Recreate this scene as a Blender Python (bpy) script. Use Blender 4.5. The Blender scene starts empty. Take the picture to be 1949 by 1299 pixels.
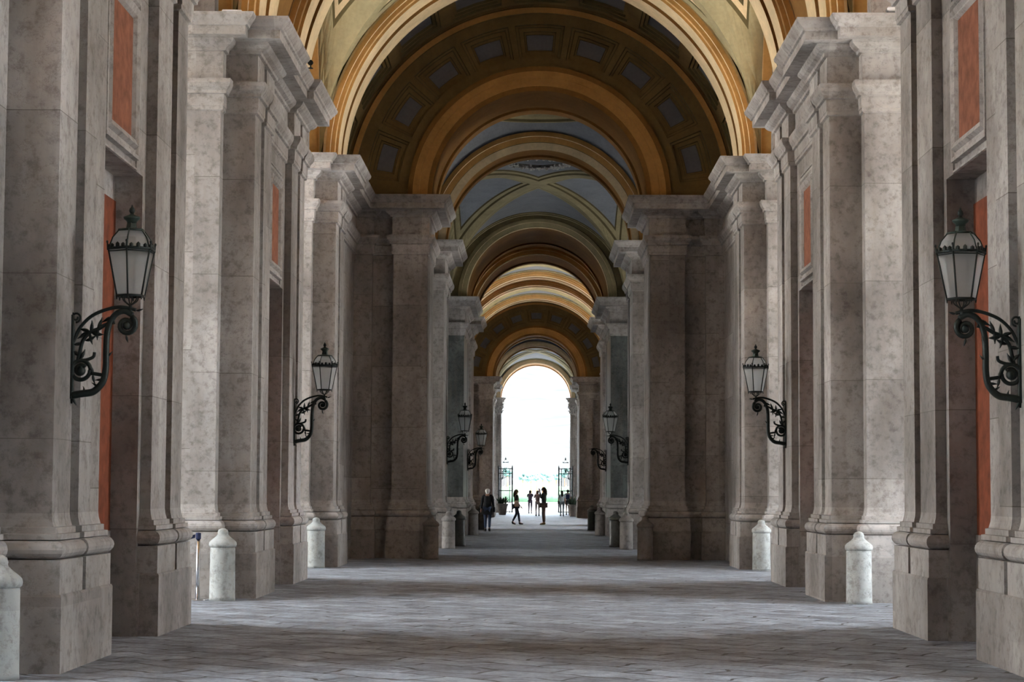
import bpy, math, random
from mathutils import Vector
random.seed(7)
C = bpy.context.scene.collection
PI = math.pi
SC = bpy.context.scene

# ------------------------------------------------------------------ camera
F_PX = 3900.0
yaw, pitch, roll = -0.0112, 0.0733, 0.005
cam_d = bpy.data.cameras.new('camera'); cam = bpy.data.objects.new('camera', cam_d); C.objects.link(cam)
cam_d.sensor_width = 36.0; cam_d.sensor_fit = 'HORIZONTAL'; cam_d.lens = F_PX/1949*36.0
cam_d.clip_end = 3000
Fv = Vector((math.sin(yaw)*math.cos(pitch), math.cos(yaw)*math.cos(pitch), math.sin(pitch)))
Rv = Vector((math.cos(yaw), -math.sin(yaw), 0)); Uv = Rv.cross(Fv)
R2 = math.cos(roll)*Rv+math.sin(roll)*Uv; U2 = -math.sin(roll)*Rv+math.cos(roll)*Uv
from mathutils import Matrix
m3 = Matrix((R2, U2, -Fv)).transposed()
cam.matrix_world = Matrix.Translation((-0.0851, 0, 1.5)) @ m3.to_4x4()
SC.camera = cam

# ------------------------------------------------------------------ light
w = bpy.data.worlds.new('world'); SC.world = w; w.use_nodes = True
nt = w.node_tree; nt.nodes.clear()
o_ = nt.nodes.new('ShaderNodeOutputWorld'); bg = nt.nodes.new('ShaderNodeBackground')
sky = nt.nodes.new('ShaderNodeTexSky'); sky.sky_type = 'HOSEK_WILKIE'
sky.turbidity = 3.5; sky.ground_albedo = 0.4
SEL, SAZ = math.radians(52), math.radians(-38)
sd = Vector((math.cos(SEL)*math.sin(SAZ), math.cos(SEL)*math.cos(SAZ), -math.sin(SEL)))   # direction the sunlight travels
sky.sun_direction = -sd
mixw = nt.nodes.new('ShaderNodeMix'); mixw.data_type = 'RGBA'; mixw.inputs[0].default_value = 0.62
nt.links.new(sky.outputs[0], mixw.inputs[6]); mixw.inputs[7].default_value = (0.80, 0.91, 1.0, 1)
nt.links.new(mixw.outputs[2], bg.inputs[0]); bg.inputs[1].default_value = 4.2
nt.links.new(bg.outputs[0], o_.inputs[0])
sl = bpy.data.lights.new('sun', 'SUN'); sl.energy = 9.0; sl.angle = math.radians(1.0); sl.color = (1.0, 0.93, 0.82)
sun = bpy.data.objects.new('sun', sl); C.objects.link(sun)
sun.rotation_euler = sd.to_track_quat('-Z', 'Y').to_euler()
SC.view_settings.view_transform = 'Standard'; SC.view_settings.look = 'None'
SC.view_settings.gamma = 1.0; SC.view_settings.use_curve_mapping = False
SC.view_settings.exposure = 3.12
SC.cycles.max_bounces = 14; SC.cycles.diffuse_bounces = 8; SC.cycles.glossy_bounces = 4
SC.cycles.transparent_max_bounces = 16
SC.cycles.sample_clamp_indirect = 12.0
SC.cycles.use_denoising = True

# ------------------------------------------------------------------ materials
class NT:
    def __init__(s, name, rough=0.8, spec=0.3):
        s.m = bpy.data.materials.new(name); s.m.use_nodes = True; s.t = s.m.node_tree
        s.b = s.t.nodes['Principled BSDF']; s.b.inputs['Roughness'].default_value = rough
        s.b.inputs['Specular IOR Level'].default_value = spec
        s.g = s.n('ShaderNodeNewGeometry'); s.pos = s.g.outputs['Position']
    def n(s, t, **k):
        x = s.t.nodes.new(t)
        for a, v in k.items(): setattr(x, a, v)
        return x
    def l(s, a, b): s.t.links.new(a, b)
    def inp(s, sock, v):
        if isinstance(v, (int, float, tuple)): sock.default_value = v
        else: s.l(v, sock)
    def math(s, op, a, b=0.0, c=None):
        x = s.n('ShaderNodeMath', operation=op); s.inp(x.inputs[0], a); s.inp(x.inputs[1], b)
        if c is not None: s.inp(x.inputs[2], c)
        return x.outputs[0]
    def vscale(s, v, sc):
        x = s.n('ShaderNodeVectorMath', operation='MULTIPLY'); s.l(v, x.inputs[0]); x.inputs[1].default_value = sc
        return x.outputs[0]
    def noise(s, v, scale, detail=4, rough=0.55):
        x = s.n('ShaderNodeTexNoise'); s.l(v, x.inputs['Vector']); x.inputs['Scale'].default_value = scale
        x.inputs['Detail'].default_value = detail; x.inputs['Roughness'].default_value = rough
        return x.outputs['Fac']
    def ramp(s, f, pts):
        x = s.n('ShaderNodeValToRGB'); e = x.color_ramp.elements
        while len(e) < len(pts): e.new(0.5)
        for i, (p, c) in enumerate(pts): e[i].position = p; e[i].color = (c if len(c) == 4 else (*c, 1))
        s.l(f, x.inputs[0]); return x.outputs[0]
    def mix(s, f, a, b, blend='MIX'):
        x = s.n('ShaderNodeMix', data_type='RGBA', blend_type=blend)
        s.inp(x.inputs[0], f); s.inp(x.inputs[6], a); s.inp(x.inputs[7], b); return x.outputs[2]
    def color(s, c): s.inp(s.b.inputs['Base Color'], c)
    def bump(s, h, st=0.3, dist=0.02):
        x = s.n('ShaderNodeBump'); x.inputs['Strength'].default_value = st; x.inputs['Distance'].default_value = dist
        s.l(h, x.inputs['Height']); s.l(x.outputs[0], s.b.inputs['Normal'])

def stone(name, c1, c2, c3, joint=1.0, rough=0.75, vein=(0.9, 0.88, 0.85), bh=1.37):
    q = NT(name, rough)
    p = q.pos
    sep = q.n('ShaderNodeSeparateXYZ'); q.l(p, sep.inputs[0])
    # block id: coarse cells in plan shift the courses up and down
    cx = q.math('FLOOR', q.math('MULTIPLY_ADD', sep.outputs[0], 0.9, 0.37))
    cy = q.math('FLOOR', q.math('MULTIPLY_ADD', sep.outputs[1], 0.43, 0.13))
    cmb = q.n('ShaderNodeCombineXYZ'); q.l(cx, cmb.inputs[0]); q.l(cy, cmb.inputs[1])
    wn = q.n('ShaderNodeTexWhiteNoise', noise_dimensions='3D'); q.l(cmb.outputs[0], wn.inputs[0])
    zz = q.math('ADD', q.math('DIVIDE', sep.outputs[2], bh), wn.outputs[0])
    zi = q.math('FLOOR', zz); zf = q.math('FRACT', zz)
    cm2 = q.n('ShaderNodeCombineXYZ'); q.l(cx, cm2.inputs[0]); q.l(cy, cm2.inputs[1]); q.l(zi, cm2.inputs[2])
    wn2 = q.n('ShaderNodeTexWhiteNoise', noise_dimensions='3D'); q.l(cm2.outputs[0], wn2.inputs[0])
    wob = q.noise(p, 1.7, 3)
    zj = q.math('ADD', zf, q.math('MULTIPLY', q.math('SUBTRACT', wob, 0.5), 0.012))
    jn = q.math('LESS_THAN', zj, 0.006)
    big = q.noise(q.vscale(p, (1, 1, 0.55)), 0.8, 6, 0.6)
    fine = q.noise(p, 9.0, 8, 0.7)
    col = q.ramp(big, [(0.33, c1), (0.52, c2), (0.7, c3)])
    spk = q.ramp(fine, [(0.36, (0.52, 0.5, 0.48)), (0.5, (1, 1, 1)), (0.68, (1.1, 1.08, 1.06))])
    col = q.mix(0.75, col, spk, 'MULTIPLY')
    # blotchy pitting
    pit = q.noise(p, 26, 3, 0.6)
    msk = q.noise(p, 0.9, 2)
    pm = q.math('MULTIPLY', q.math('GREATER_THAN', pit, 0.60), q.math('GREATER_THAN', msk, 0.53))
    col = q.mix(q.math('MULTIPLY', pm, 0.35), col, (0.2, 0.18, 0.15, 1))
    # veins
    vn = q.noise(q.vscale(p, (1.0, 1.0, 1.6)), 1.3, 8, 0.65)
    vv = q.math('LESS_THAN', q.math('ABSOLUTE', q.math('SUBTRACT', vn, 0.5)), 0.0035)
    col = q.mix(q.math('MULTIPLY', vv, 0.4), col, (0.18, 0.15, 0.12, 1))
    # vertical grime streaks
    st = q.noise(q.vscale(p, (3.2, 3.2, 0.22)), 1.6, 4, 0.6)
    col = q.mix(q.math('MULTIPLY', q.ramp(st, [(0.5, (0, 0, 0)), (0.72, (1, 1, 1))]), 0.3), col, (0.2, 0.165, 0.13, 1))
    # each block has its own tone
    tone = q.math('MULTIPLY_ADD', wn2.outputs[0], 0.30, 0.82)
    tn = q.n('ShaderNodeCombineXYZ'); q.l(tone, tn.inputs[0]); q.l(tone, tn.inputs[1]); q.l(tone, tn.inputs[2])
    col = q.mix(1.0, col, tn.outputs[0], 'MULTIPLY')
    col = q.mix(q.math('MULTIPLY', jn, 0.75*joint), col, (0.10, 0.085, 0.07, 1))
    q.color(col)
    q.bump(q.math('SUBTRACT', q.math('ADD', fine, q.math('MULTIPLY', big, 0.6)), q.math('MULTIPLY', jn, joint)), 0.35, 0.012)
    return q.m

def plaster(name, c, var=0.18, rough=0.85, sc=1.2):
    q = NT(name, rough, 0.2)
    a = q.noise(q.pos, sc, 6, 0.62); f = q.noise(q.pos, 14, 5, 0.6)
    lo = tuple(v*(1-var) for v in c); hi = tuple(min(1, v*(1+var)) for v in c)
    col = q.ramp(a, [(0.3, lo), (0.5, c), (0.7, hi)])
    col = q.mix(0.35, col, q.ramp(f, [(0.35, (0.75, 0.75, 0.75)), (0.6, (1.05, 1.05, 1.05))]), 'MULTIPLY')
    st = q.noise(q.vscale(q.pos, (2.5, 2.5, 0.3)), 1.1, 3)
    col = q.mix(q.math('MULTIPLY', q.ramp(st, [(0.52, (0, 0, 0)), (0.75, (1, 1, 1))]), 0.22), col, tuple(v*0.45 for v in c)+(1,))
    q.color(col); q.bump(f, 0.15, 0.01)
    return q.m

def plain(name, c, rough=0.6, metal=0.0, var=0.12, scale=12, spec=0.4):
    q = NT(name, rough, spec); q.b.inputs['Metallic'].default_value = metal
    a = q.noise(q.pos, scale, 4)
    q.color(q.ramp(a, [(0.3, tuple(v*(1-var) for v in c)), (0.7, tuple(min(1, v*(1+var)) for v in c))]))
    return q.m

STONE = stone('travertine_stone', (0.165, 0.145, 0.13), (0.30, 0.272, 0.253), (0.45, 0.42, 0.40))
STONE_BASE = stone('weathered_base_stone', (0.165, 0.143, 0.128), (0.285, 0.256, 0.237), (0.42, 0.39, 0.37), joint=0.0)
STONE_TRIM = stone('carved_stone', (0.235, 0.207, 0.186), (0.36, 0.328, 0.305), (0.48, 0.45, 0.43), joint=0.0)
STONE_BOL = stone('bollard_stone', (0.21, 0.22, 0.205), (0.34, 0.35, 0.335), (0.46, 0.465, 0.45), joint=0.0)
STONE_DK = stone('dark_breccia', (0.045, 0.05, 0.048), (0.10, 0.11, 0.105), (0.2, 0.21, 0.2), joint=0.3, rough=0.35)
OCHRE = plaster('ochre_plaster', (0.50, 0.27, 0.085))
PEACH = plaster('peach_plaster', (0.66, 0.43, 0.20))
CREAM = plaster('cream_plaster', (0.68, 0.52, 0.31))
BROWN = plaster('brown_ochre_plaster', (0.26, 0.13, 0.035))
OLIVE = plaster('olive_plaster', (0.36, 0.30, 0.165))
OLIVE_DK = plaster('dark_olive_line_shade_plaster', (0.12, 0.095, 0.04))
COFFER = plaster('coffer_brown_plaster', (0.21, 0.14, 0.055))
GREYBL = plaster('blue_grey_plaster', (0.24, 0.25, 0.27), 0.1)
WHITEPL = plaster('white_stucco', (0.72, 0.70, 0.66), 0.08)
RED = plaster('red_stucco', (0.25, 0.095, 0.055), 0.3, sc=6)
REDBR = plaster('red_brick_stucco', (0.19, 0.052, 0.024), 0.35, sc=5)
IRON = plain('black_green_iron', (0.012, 0.017, 0.014), 0.5, 0.3, 0.4, 20)
IRON2 = plain('green_patina_iron', (0.018, 0.03, 0.022), 0.55, 0.2, 0.4, 20)
STEEL = plain('polished_steel', (0.62, 0.62, 0.64), 0.22, 1.0, 0.03)
NAVY = plain('navy_webbing', (0.012, 0.018, 0.06), 0.8)
GREYMT = plain('grey_painted_metal', (0.32, 0.33, 0.34), 0.45)
WHITEMT = plain('white_painted_metal', (0.75, 0.76, 0.78), 0.4)

def glass_mat():
    q = NT('frosted_lantern_glass', 0.35, 0.5)
    q.color(q.ramp(q.noise(q.pos, 6, 3), [(0.3, (0.28, 0.285, 0.27)), (0.7, (0.42, 0.42, 0.40))]))
    out = q.t.nodes['Material Output']
    tr = q.n('ShaderNodeBsdfTransparent'); tl = q.n('ShaderNodeBsdfTranslucent'); tl.inputs[0].default_value = (0.8, 0.82, 0.82, 1)
    m1 = q.n('ShaderNodeMixShader'); m1.inputs[0].default_value = 0.7; q.l(q.b.outputs[0], m1.inputs[1]); q.l(tl.outputs[0], m1.inputs[2])
    m2 = q.n('ShaderNodeMixShader'); m2.inputs[0].default_value = 0.45; q.l(m1.outputs[0], m2.inputs[1]); q.l(tr.outputs[0], m2.inputs[2])
    q.l(m2.outputs[0], out.inputs[0])
    return q.m
GLASS = glass_mat()
WING = plaster('wing_facade_render', (0.76, 0.74, 0.72))
COFGREY = plaster('coffer_grey_plaster', (0.17, 0.165, 0.175), 0.1)

def floor_mat():
    q = NT('basalt_paving', 0.62, 0.22)
    bt = q.n('ShaderNodeTexBrick'); bt.offset = 0.5
    wob = q.n('ShaderNodeTexNoise'); q.l(q.pos, wob.inputs['Vector']); wob.inputs['Scale'].default_value = 1.3
    wv = q.n('ShaderNodeVectorMath', operation='SCALE'); q.l(wob.outputs['Color'], wv.inputs[0]); wv.inputs[3].default_value = 0.5
    ad = q.n('ShaderNodeVectorMath', operation='ADD'); q.l(q.pos, ad.inputs[0]); q.l(wv.outputs[0], ad.inputs[1])
    rot = q.n('ShaderNodeMapping'); rot.inputs['Rotation'].default_value = (0, 0, math.radians(38)); q.l(ad.outputs[0], rot.inputs[0])
    q.l(rot.outputs[0], bt.inputs['Vector'])
    bt.inputs['Scale'].default_value = 1.0; bt.inputs['Mortar Size'].default_value = 0.016
    bt.inputs['Brick Width'].default_value = 0.95; bt.inputs['Row Height'].default_value = 0.42
    bt.inputs['Color1'].default_value = (0.31, 0.33, 0.365, 1); bt.inputs['Color2'].default_value = (0.21, 0.218, 0.238, 1)
    bt.inputs['Mortar'].default_value = (0.085, 0.075, 0.07, 1)
    a = q.noise(q.pos, 2.2, 8, 0.7); b = q.noise(q.pos, 18, 6, 0.7)
    col = q.mix(0.9, bt.outputs['Color'], q.ramp(a, [(0.34, (0.42, 0.39, 0.37)), (0.5, (1, 1, 1)), (0.68, (1.5, 1.52, 1.56))]), 'MULTIPLY')
    col = q.mix(0.7, col, q.ramp(b, [(0.35, (0.6, 0.6, 0.6)), (0.6, (1.15, 1.15, 1.15))]), 'MULTIPLY')
    q.color(col)
    q.l(q.ramp(a, [(0.3, (0.55,)*3), (0.7, (0.75,)*3)]), q.b.inputs['Roughness'])
    h = q.math('ADD', q.math('MULTIPLY', bt.outputs['Fac'], -1.2), q.math('ADD', q.math('MULTIPLY', b, 0.5), a))
    q.bump(h, 0.5, 0.02)
    return q.m
FLOOR = floor_mat()

# ------------------------------------------------------------------ helpers
UO = 10.5
class MB:
    def __init__(s): s.v = []; s.f = []; s.mi = []; s.sm = []
    def quad(s, pts, mi=0, sm=False):
        n = len(s.v); s.v += [tuple(p) for p in pts]; s.f.append(tuple(range(n, n+len(pts)))); s.mi.append(mi); s.sm.append(sm)
    def box(s, x0, x1, y0, y1, z0, z1, mi=0):
        n = len(s.v)
        s.v += [(x, y, z) for z in (z0, z1) for y in (y0, y1) for x in (x0, x1)]
        for f in ((0, 2, 3, 1), (4, 5, 7, 6), (0, 1, 5, 4), (2, 6, 7, 3), (0, 4, 6, 2), (1, 3, 7, 5)):
            s.f.append(tuple(n+i for i in f)); s.mi.append(mi); s.sm.append(False)
    def grid(s, rows, mi=0, closed=False, sm=False, capa=False, capb=False):
        n = len(s.v); w_ = len(rows[0])
        for r in rows: s.v += [tuple(p) for p in r]
        for i in range(len(rows)-1):
            m_ = mi[i] if isinstance(mi, (list, tuple)) else mi
            for j in range(w_ if closed else w_-1):
                k = (j+1) % w_
                s.f.append((n+i*w_+j, n+i*w_+k, n+(i+1)*w_+k, n+(i+1)*w_+j)); s.mi.append(m_); s.sm.append(sm)
        if capa: s.f.append(tuple(n+j for j in reversed(range(w_)))); s.mi.append(mi if not isinstance(mi, (list, tuple)) else mi[0]); s.sm.append(False)
        if capb:
            b = n+(len(rows)-1)*w_
            s.f.append(tuple(b+j for j in range(w_))); s.mi.append(mi if not isinstance(mi, (list, tuple)) else mi[-1]); s.sm.append(False)
    def tube(s, pts, r, seg=8, mi=0, cap=True):
        pts = [Vector(p) for p in pts]; n_ = len(pts)
        rs = r if isinstance(r, (list, tuple)) else [r]*n_
        rows = []; up = None
        for i, p in enumerate(pts):
            d = (pts[min(i+1, n_-1)]-pts[max(i-1, 0)])
            if d.length < 1e-9: d = Vector((0, 0, 1))
            d.normalize()
            if up is None:
                up = Vector((0, 0, 1)) if abs(d.z) < 0.9 else Vector((1, 0, 0))
            a = d.cross(up)
            if a.length < 1e-4: a = d.cross(Vector((0, 1, 0)))
            a.normalize(); b = a.cross(d); up = b
            rows.append([p+rs[i]*(math.cos(t)*a+math.sin(t)*b) for t in (2*PI*j/seg for j in range(seg))])
        s.grid(rows, mi, True, True, cap, cap)
    def lathe(s, prof, c=(0, 0, 0), seg=24, mi=0, sm=True):
        rows = [[(c[0]+r*math.cos(t), c[1]+r*math.sin(t), c[2]+z) for t in (2*PI*j/seg for j in range(seg))] for r, z in prof]
        s.grid(rows, mi, True, sm, prof[0][0] > 1e-4, prof[-1][0] > 1e-4)
    def ell(s, c, r, seg=8, mi=0, rot=None):
        rows = []
        for i in range(seg//2+1):
            ph = -PI/2+PI*i/(seg//2)
            row = []
            for j in range(seg):
                t = 2*PI*j/seg
                v = Vector((r[0]*max(math.cos(ph), 0.02)*math.cos(t), r[1]*max(math.cos(ph), 0.02)*math.sin(t), r[2]*math.sin(ph)))
                if rot is not None: v = rot @ v
                row.append(Vector(c)+v)
            rows.append(row)
        s.grid(rows, mi, True, True, True, True)
    def build(s, name, mats, parent=None, loc=None):
        me = bpy.data.meshes.new(name); me.from_pydata(s.v, [], s.f)
        mats = mats if isinstance(mats, (list, tuple)) else [mats]
        for m in mats: me.materials.append(m)
        me.polygons.foreach_set('material_index', s.mi); me.polygons.foreach_set('use_smooth', s.sm)
        me.update()
        o = bpy.data.objects.new(name, me); C.objects.link(o)
        if parent is not None: o.parent = parent
        if loc: o.location = loc
        return o
def struct(o): o['kind'] = 'structure'; return o
def tag(o, label, cat, group=None):
    o['label'] = label; o['category'] = cat
    if group: o['group'] = group
    return o
def empty(name, loc=(0, 0, 0), rz=0, label=None, cat=None, group=None):
    o = bpy.data.objects.new(name, None); C.objects.link(o); o.location = loc; o.rotation_euler = (0, 0, rz)
    o.empty_display_size = 0.2
    if label: tag(o, label, cat, group)
    return o
def copy_tree(o, parent=None):
    c = o.copy(); C.objects.link(c)
    if parent is not None: c.parent = parent
    for ch in [x for x in o.children]: copy_tree(ch, c)
    return c

SIDES = {-1: 'left', 1: 'right'}
ZS = 8.10     # springing height, top of the cornice
def poly_side(poly, s):
    return [(x, y) for x, y in poly] if s > 0 else [(-x, y) for x, y in reversed(poly)]
def offset(poly, o):
    out = []; n = len(poly)
    for i in range(n):
        p, a, b = poly[i], poly[i-1], poly[(i+1) % n]
        d1 = Vector((p[0]-a[0], p[1]-a[1])).normalized(); d2 = Vector((b[0]-p[0], b[1]-p[1])).normalized()
        n1 = Vector((d1.y, -d1.x)); n2 = Vector((d2.y, -d2.x))
        if abs(n1.dot(n2)) > 0.99: sh = n1*o
        else: sh = (n1+n2)*o/(1+n1.dot(n2))
        out.append((p[0]+sh.x, p[1]+sh.y))
    return out
def loft(poly, prof, capa=True, capb=True, org=(0, 0, 0), mi=0):
    m = MB()
    m.grid([[(x-org[0], y-org[1], z-org[2]) for x, y in offset(poly, o)] for o, z in prof], mi, True, False, capa, capb)
    return m

def torus(o0, z0, z1, n=8):
    r = (z1-z0)/2; zc = (z0+z1)/2
    return [(o0+r*1.05*math.cos(t), zc+r*math.sin(t)) for t in (-PI/2+PI*i/n for i in range(n+1))]
P_PLINTH = [(0.12, 0.0), (0.12, 0.62), (0.11, 0.64)]
P_BASE = [(0.10, 0.64), (0.10, 0.92)]+torus(0.045, 0.925, 1.08)+[(0.075, 1.085), (0.075, 1.13), (0.045, 1.135), (0.045, 1.185), (0.02, 1.19), (0.005, 1.25), (0.0, 1.30)]
P_SHAFT = [(0, 1.30), (0, 6.80)]
P_CAP = [(0, 6.80), (0.035, 6.815), (0.035, 6.86), (0.045, 6.87), (0.05, 7.03), (0.085, 7.04), (0.09, 7.08), (0.13, 7.13), (0.15, 7.18), (0.15, 7.24), (0.03, 7.25), (0.03, 7.64)]
P_CORN = [(0.03, 7.64), (0.07, 7.65), (0.08, 7.69), (0.14, 7.72), (0.18, 7.76), (0.19, 7.80), (0.38, 7.81), (0.38, 7.93), (0.41, 7.94), (0.42, 7.97), (0.46, 8.01), (0.50, 8.06), (0.51, 8.10), (0.0, 8.10)]

# ------------------------------------------------------------------ paving and ground
fb = MB(); fb.box(-UO-0.4, UO+0.4, -14, 149.5, -0.3, 0.0); struct(fb.build('floor', FLOOR))
GRAV = plain('pale_gravel', (0.55, 0.535, 0.51), 0.9, 0, 0.15, 3)
gb = MB(); gb.box(-900, 900, -60, 154, -0.6, -0.06)
g_ = gb.build('ground', GRAV); struct(g_)
pg = MB(); pg.box(-900, 900, 154, 2400, -0.6, -0.06); struct(pg.build('ground', plain('park_gravel', (0.16, 0.155, 0.145), 0.9, 0, 0.15, 0.4)))
# the palace wings around the two courtyards
for s in (-1, 1):
    m = MB(); m.box(s*46, s*50, -14, 150, -0.1, 21); m.box(s*16, s*50, -18, -14, -0.1, 30); m.box(s*16, s*50, 150, 154, -0.1, 22)
    struct(m.build('wall_courtyard_'+SIDES[s], WING))

# ------------------------------------------------------------------ piers
ORD = {0: 'nearest', 1: 'second', 2: 'third', 3: 'fourth', 4: 'fifth'}
def pier(s, y0, y1, flip, label, us=4.05, group='stone pilaster piers along the gallery'):
    """y0,y1 shaft extent; the lateral opening is on the near side (flip False) or far side."""
    U = UO; L = y1-y0; a0, a1 = 0.36*L, 0.54*L
    P = [(us, 0), (4.5, 0), (4.5, -0.27), (U, -0.27), (U, L), (us, L), (us, a1), (us+0.22, a1), (us+0.22, a0), (us, a0)]
    Q = [(us, 0), (4.5, 0), (4.5, -0.27), (U, -0.27), (U, L), (us, L)]
    def place(poly):
        if flip: poly = [(x, L-y) for x, y in reversed(poly)]
        return poly_side(poly, s)
    t = empty('stone_pier', (s*us, y0, 0), 0, label, 'pier', group)
    org = (s*us, 0, 0)
    for nm, poly, prof, mt in (('plinth', Q, P_PLINTH, STONE_BASE), ('base_moulding', P, P_BASE, STONE_TRIM), ('shaft', P, P_SHAFT, STONE),
                               ('capital', P, P_CAP, STONE_TRIM), ('cornice', Q, P_CORN, STONE_TRIM)):
        loft(place(poly), prof, org=org).build(nm, mt, t)
    return t

def sidewall(s, ya, yb, niche=True, name_n=[0]):
    """recessed wall between two piers, ya..yb between their shafts, with its entablature, niche and red panel"""
    u0 = 4.16; m = MB(); yc = (ya+yb)/2
    if niche:
        n0, n1, zt = ya+0.5, yb-0.16, 4.74
        m.box(s*u0, s*UO, ya, n0, 0, 6.8); m.box(s*u0, s*UO, n1, yb, 0, 6.8); m.box(s*u0, s*UO, n0, n1, zt, 6.8)
        m.box(s*4.45, s*UO, n0, n1, 0, zt)
    else:
        m.box(s*u0, s*UO, ya, yb, 0, 6.8)
    wnm = 'wall_'+SIDES[s]
    struct(m.build(wnm, STONE))
    e = MB()
    for o, z, o2, z2 in [(*P_CAP[i], *P_CAP[i+1]) for i in range(len(P_CAP)-1)]+[(*P_CORN[i], *P_CORN[i+1]) for i in range(len(P_CORN)-1)]:
        e.quad([(s*(u0-o), ya, z), (s*(u0-o), yb, z), (s*(u0-o2), yb, z2), (s*(u0-o2), ya, z2)])
    struct(e.build('trim_'+SIDES[s], STONE_TRIM))
    if niche:
        # plinth skirting of the wall piece
        q = MB(); q.box(s*4.42, s*4.45, n0, n1, 0, 1.08)
        q.box(s*(u0-0.03), s*u0, n1, yb, 0, 0.64); q.box(s*(u0-0.03), s*u0, ya, n0, 0, 0.64)
        struct(q.build('baseboard_'+SIDES[s], STONE_BASE))
        r = MB(); r.box(s*4.435, s*4.45, n0+0.02, n1-0.0, 1.08, 4.48)
        tag(r.build('niche_panel', REDBR), niche_lab[(s, len([k for k in done if k == s]))][0], 'wall panel', 'tall red panels inside the niches')
        # framed red panel above
        f0, f1, z0, z1 = yc-0.74, yc+0.40, 5.04, 6.24
        t = empty('framed_panel', (s*u0, yc, z0), 0, niche_lab[(s, len([k for k in done if k == s]))][1], 'wall panel', 'framed red panels above the niches')
        def L(x, y, z): return (x-s*u0, y-yc, z-z0)
        p = MB(); pts = [(f0, z0), (f1, z0), (f1, z1), (f0, z1)]
        p.quad([L(s*(u0-0.012), a, b) for a, b in pts])
        p.quad([L(s*(u0+0.01), a, b) for a, b in pts]); p.build('red_infill', RED, t)
        fr = MB()
        for d0, d1, h0, h1 in ((0, 0.03, 0.012, 0.05), (0.03, 0.09, 0.05, 0.075), (0.09, 0.12, 0.075, 0.03), (0.12, 0.15, 0.03, 0.03), (0.15, 0.17, 0.03, 0.055), (0.17, 0.21, 0.055, 0.055), (0.21, 0.215, 0.055, 0.0), (0.275, 0.28, 0.0, 0.02), (0.28, 0.30, 0.02, 0.02), (0.30, 0.305, 0.02, 0.0)):
            A = [(f0-d0, z0-d0), (f1+d0, z0-d0), (f1+d0, z1+d0), (f0-d0, z1+d0)]
            B = [(f0-d1, z0-d1), (f1+d1, z0-d1), (f1+d1, z1+d1), (f0-d1, z1+d1)]
            for i in range(4):
                j = (i+1) % 4
                fr.quad([L(s*(u0-h0), *A[i]), L(s*(u0-h0), *A[j]), L(s*(u0-h1), *B[j]), L(s*(u0-h1), *B[i])])
        fr.build('frame', STONE_TRIM, t)
        done.append(s)
done = []
niche_lab = {}
for s in (-1, 1):
    sd_ = SIDES[s]
    for k, wh in enumerate(('beside the nearest lantern, ', 'behind the second lantern, ', 'in the far stretch beyond the crossing, ', 'deepest in the far stretch, ', 'x ')):
        niche_lab[(s, k)] = ('red brick-toned panel inside the niche %s%s side' % (wh, sd_),
                             'stone-framed orange red panel above the niche %s%s side' % (wh, sd_))

def spans(Y):  # pier shaft extents of one stretch of gallery
    return Y
PL = 1.8
G1 = [('B', 9.42, True), ('A', 16.86, False), ('B', 21.2, True), ('A', 28.62, False), ('B', 33.03, True), ('A', 40.42, False)]
G2 = [('B', 82.0, True), ('A', 88.72, False), ('B', 93.35, True), ('A', 100.72, False), ('B', 105.25, True), ('A', 112.6, False)]
plab = ['just behind the camera', 'nearest, carrying the first big lantern', 'just past the first red niche', 'behind the first side opening, beside the tall bollard',
        'carrying the second lantern', 'last before the dark coffered arch, behind its bollard']
plab2 = ['first beyond the crossing', 'second beyond the crossing', 'third beyond the crossing', 'fourth beyond the crossing', 'fifth beyond the crossing', 'last before the far coffered arch']
for s in (-1, 1):
    for (k, y, fl), lb in zip(G1, plab):
        pier(s, y, y+PL, fl, 'grey stone pilaster pier on the %s, %s' % (SIDES[s], lb))
    for (k, y, fl), lb in zip(G2, plab2):
        pier(s, y, y+PL, fl, 'distant grey stone pier on the %s, %s' % (SIDES[s], lb), group='far stone piers beyond the crossing')
    sidewall(s, 18.66, 21.2); sidewall(s, 30.42, 33.03); sidewall(s, 90.52, 93.35); sidewall(s, 102.52, 105.25)
    sidewall(s, 42.22, 46.3, False); sidewall(s, 114.4, 118.7, False); sidewall(s, -6, 9.42, False); sidewall(s, 79, 82.0, False)

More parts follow.
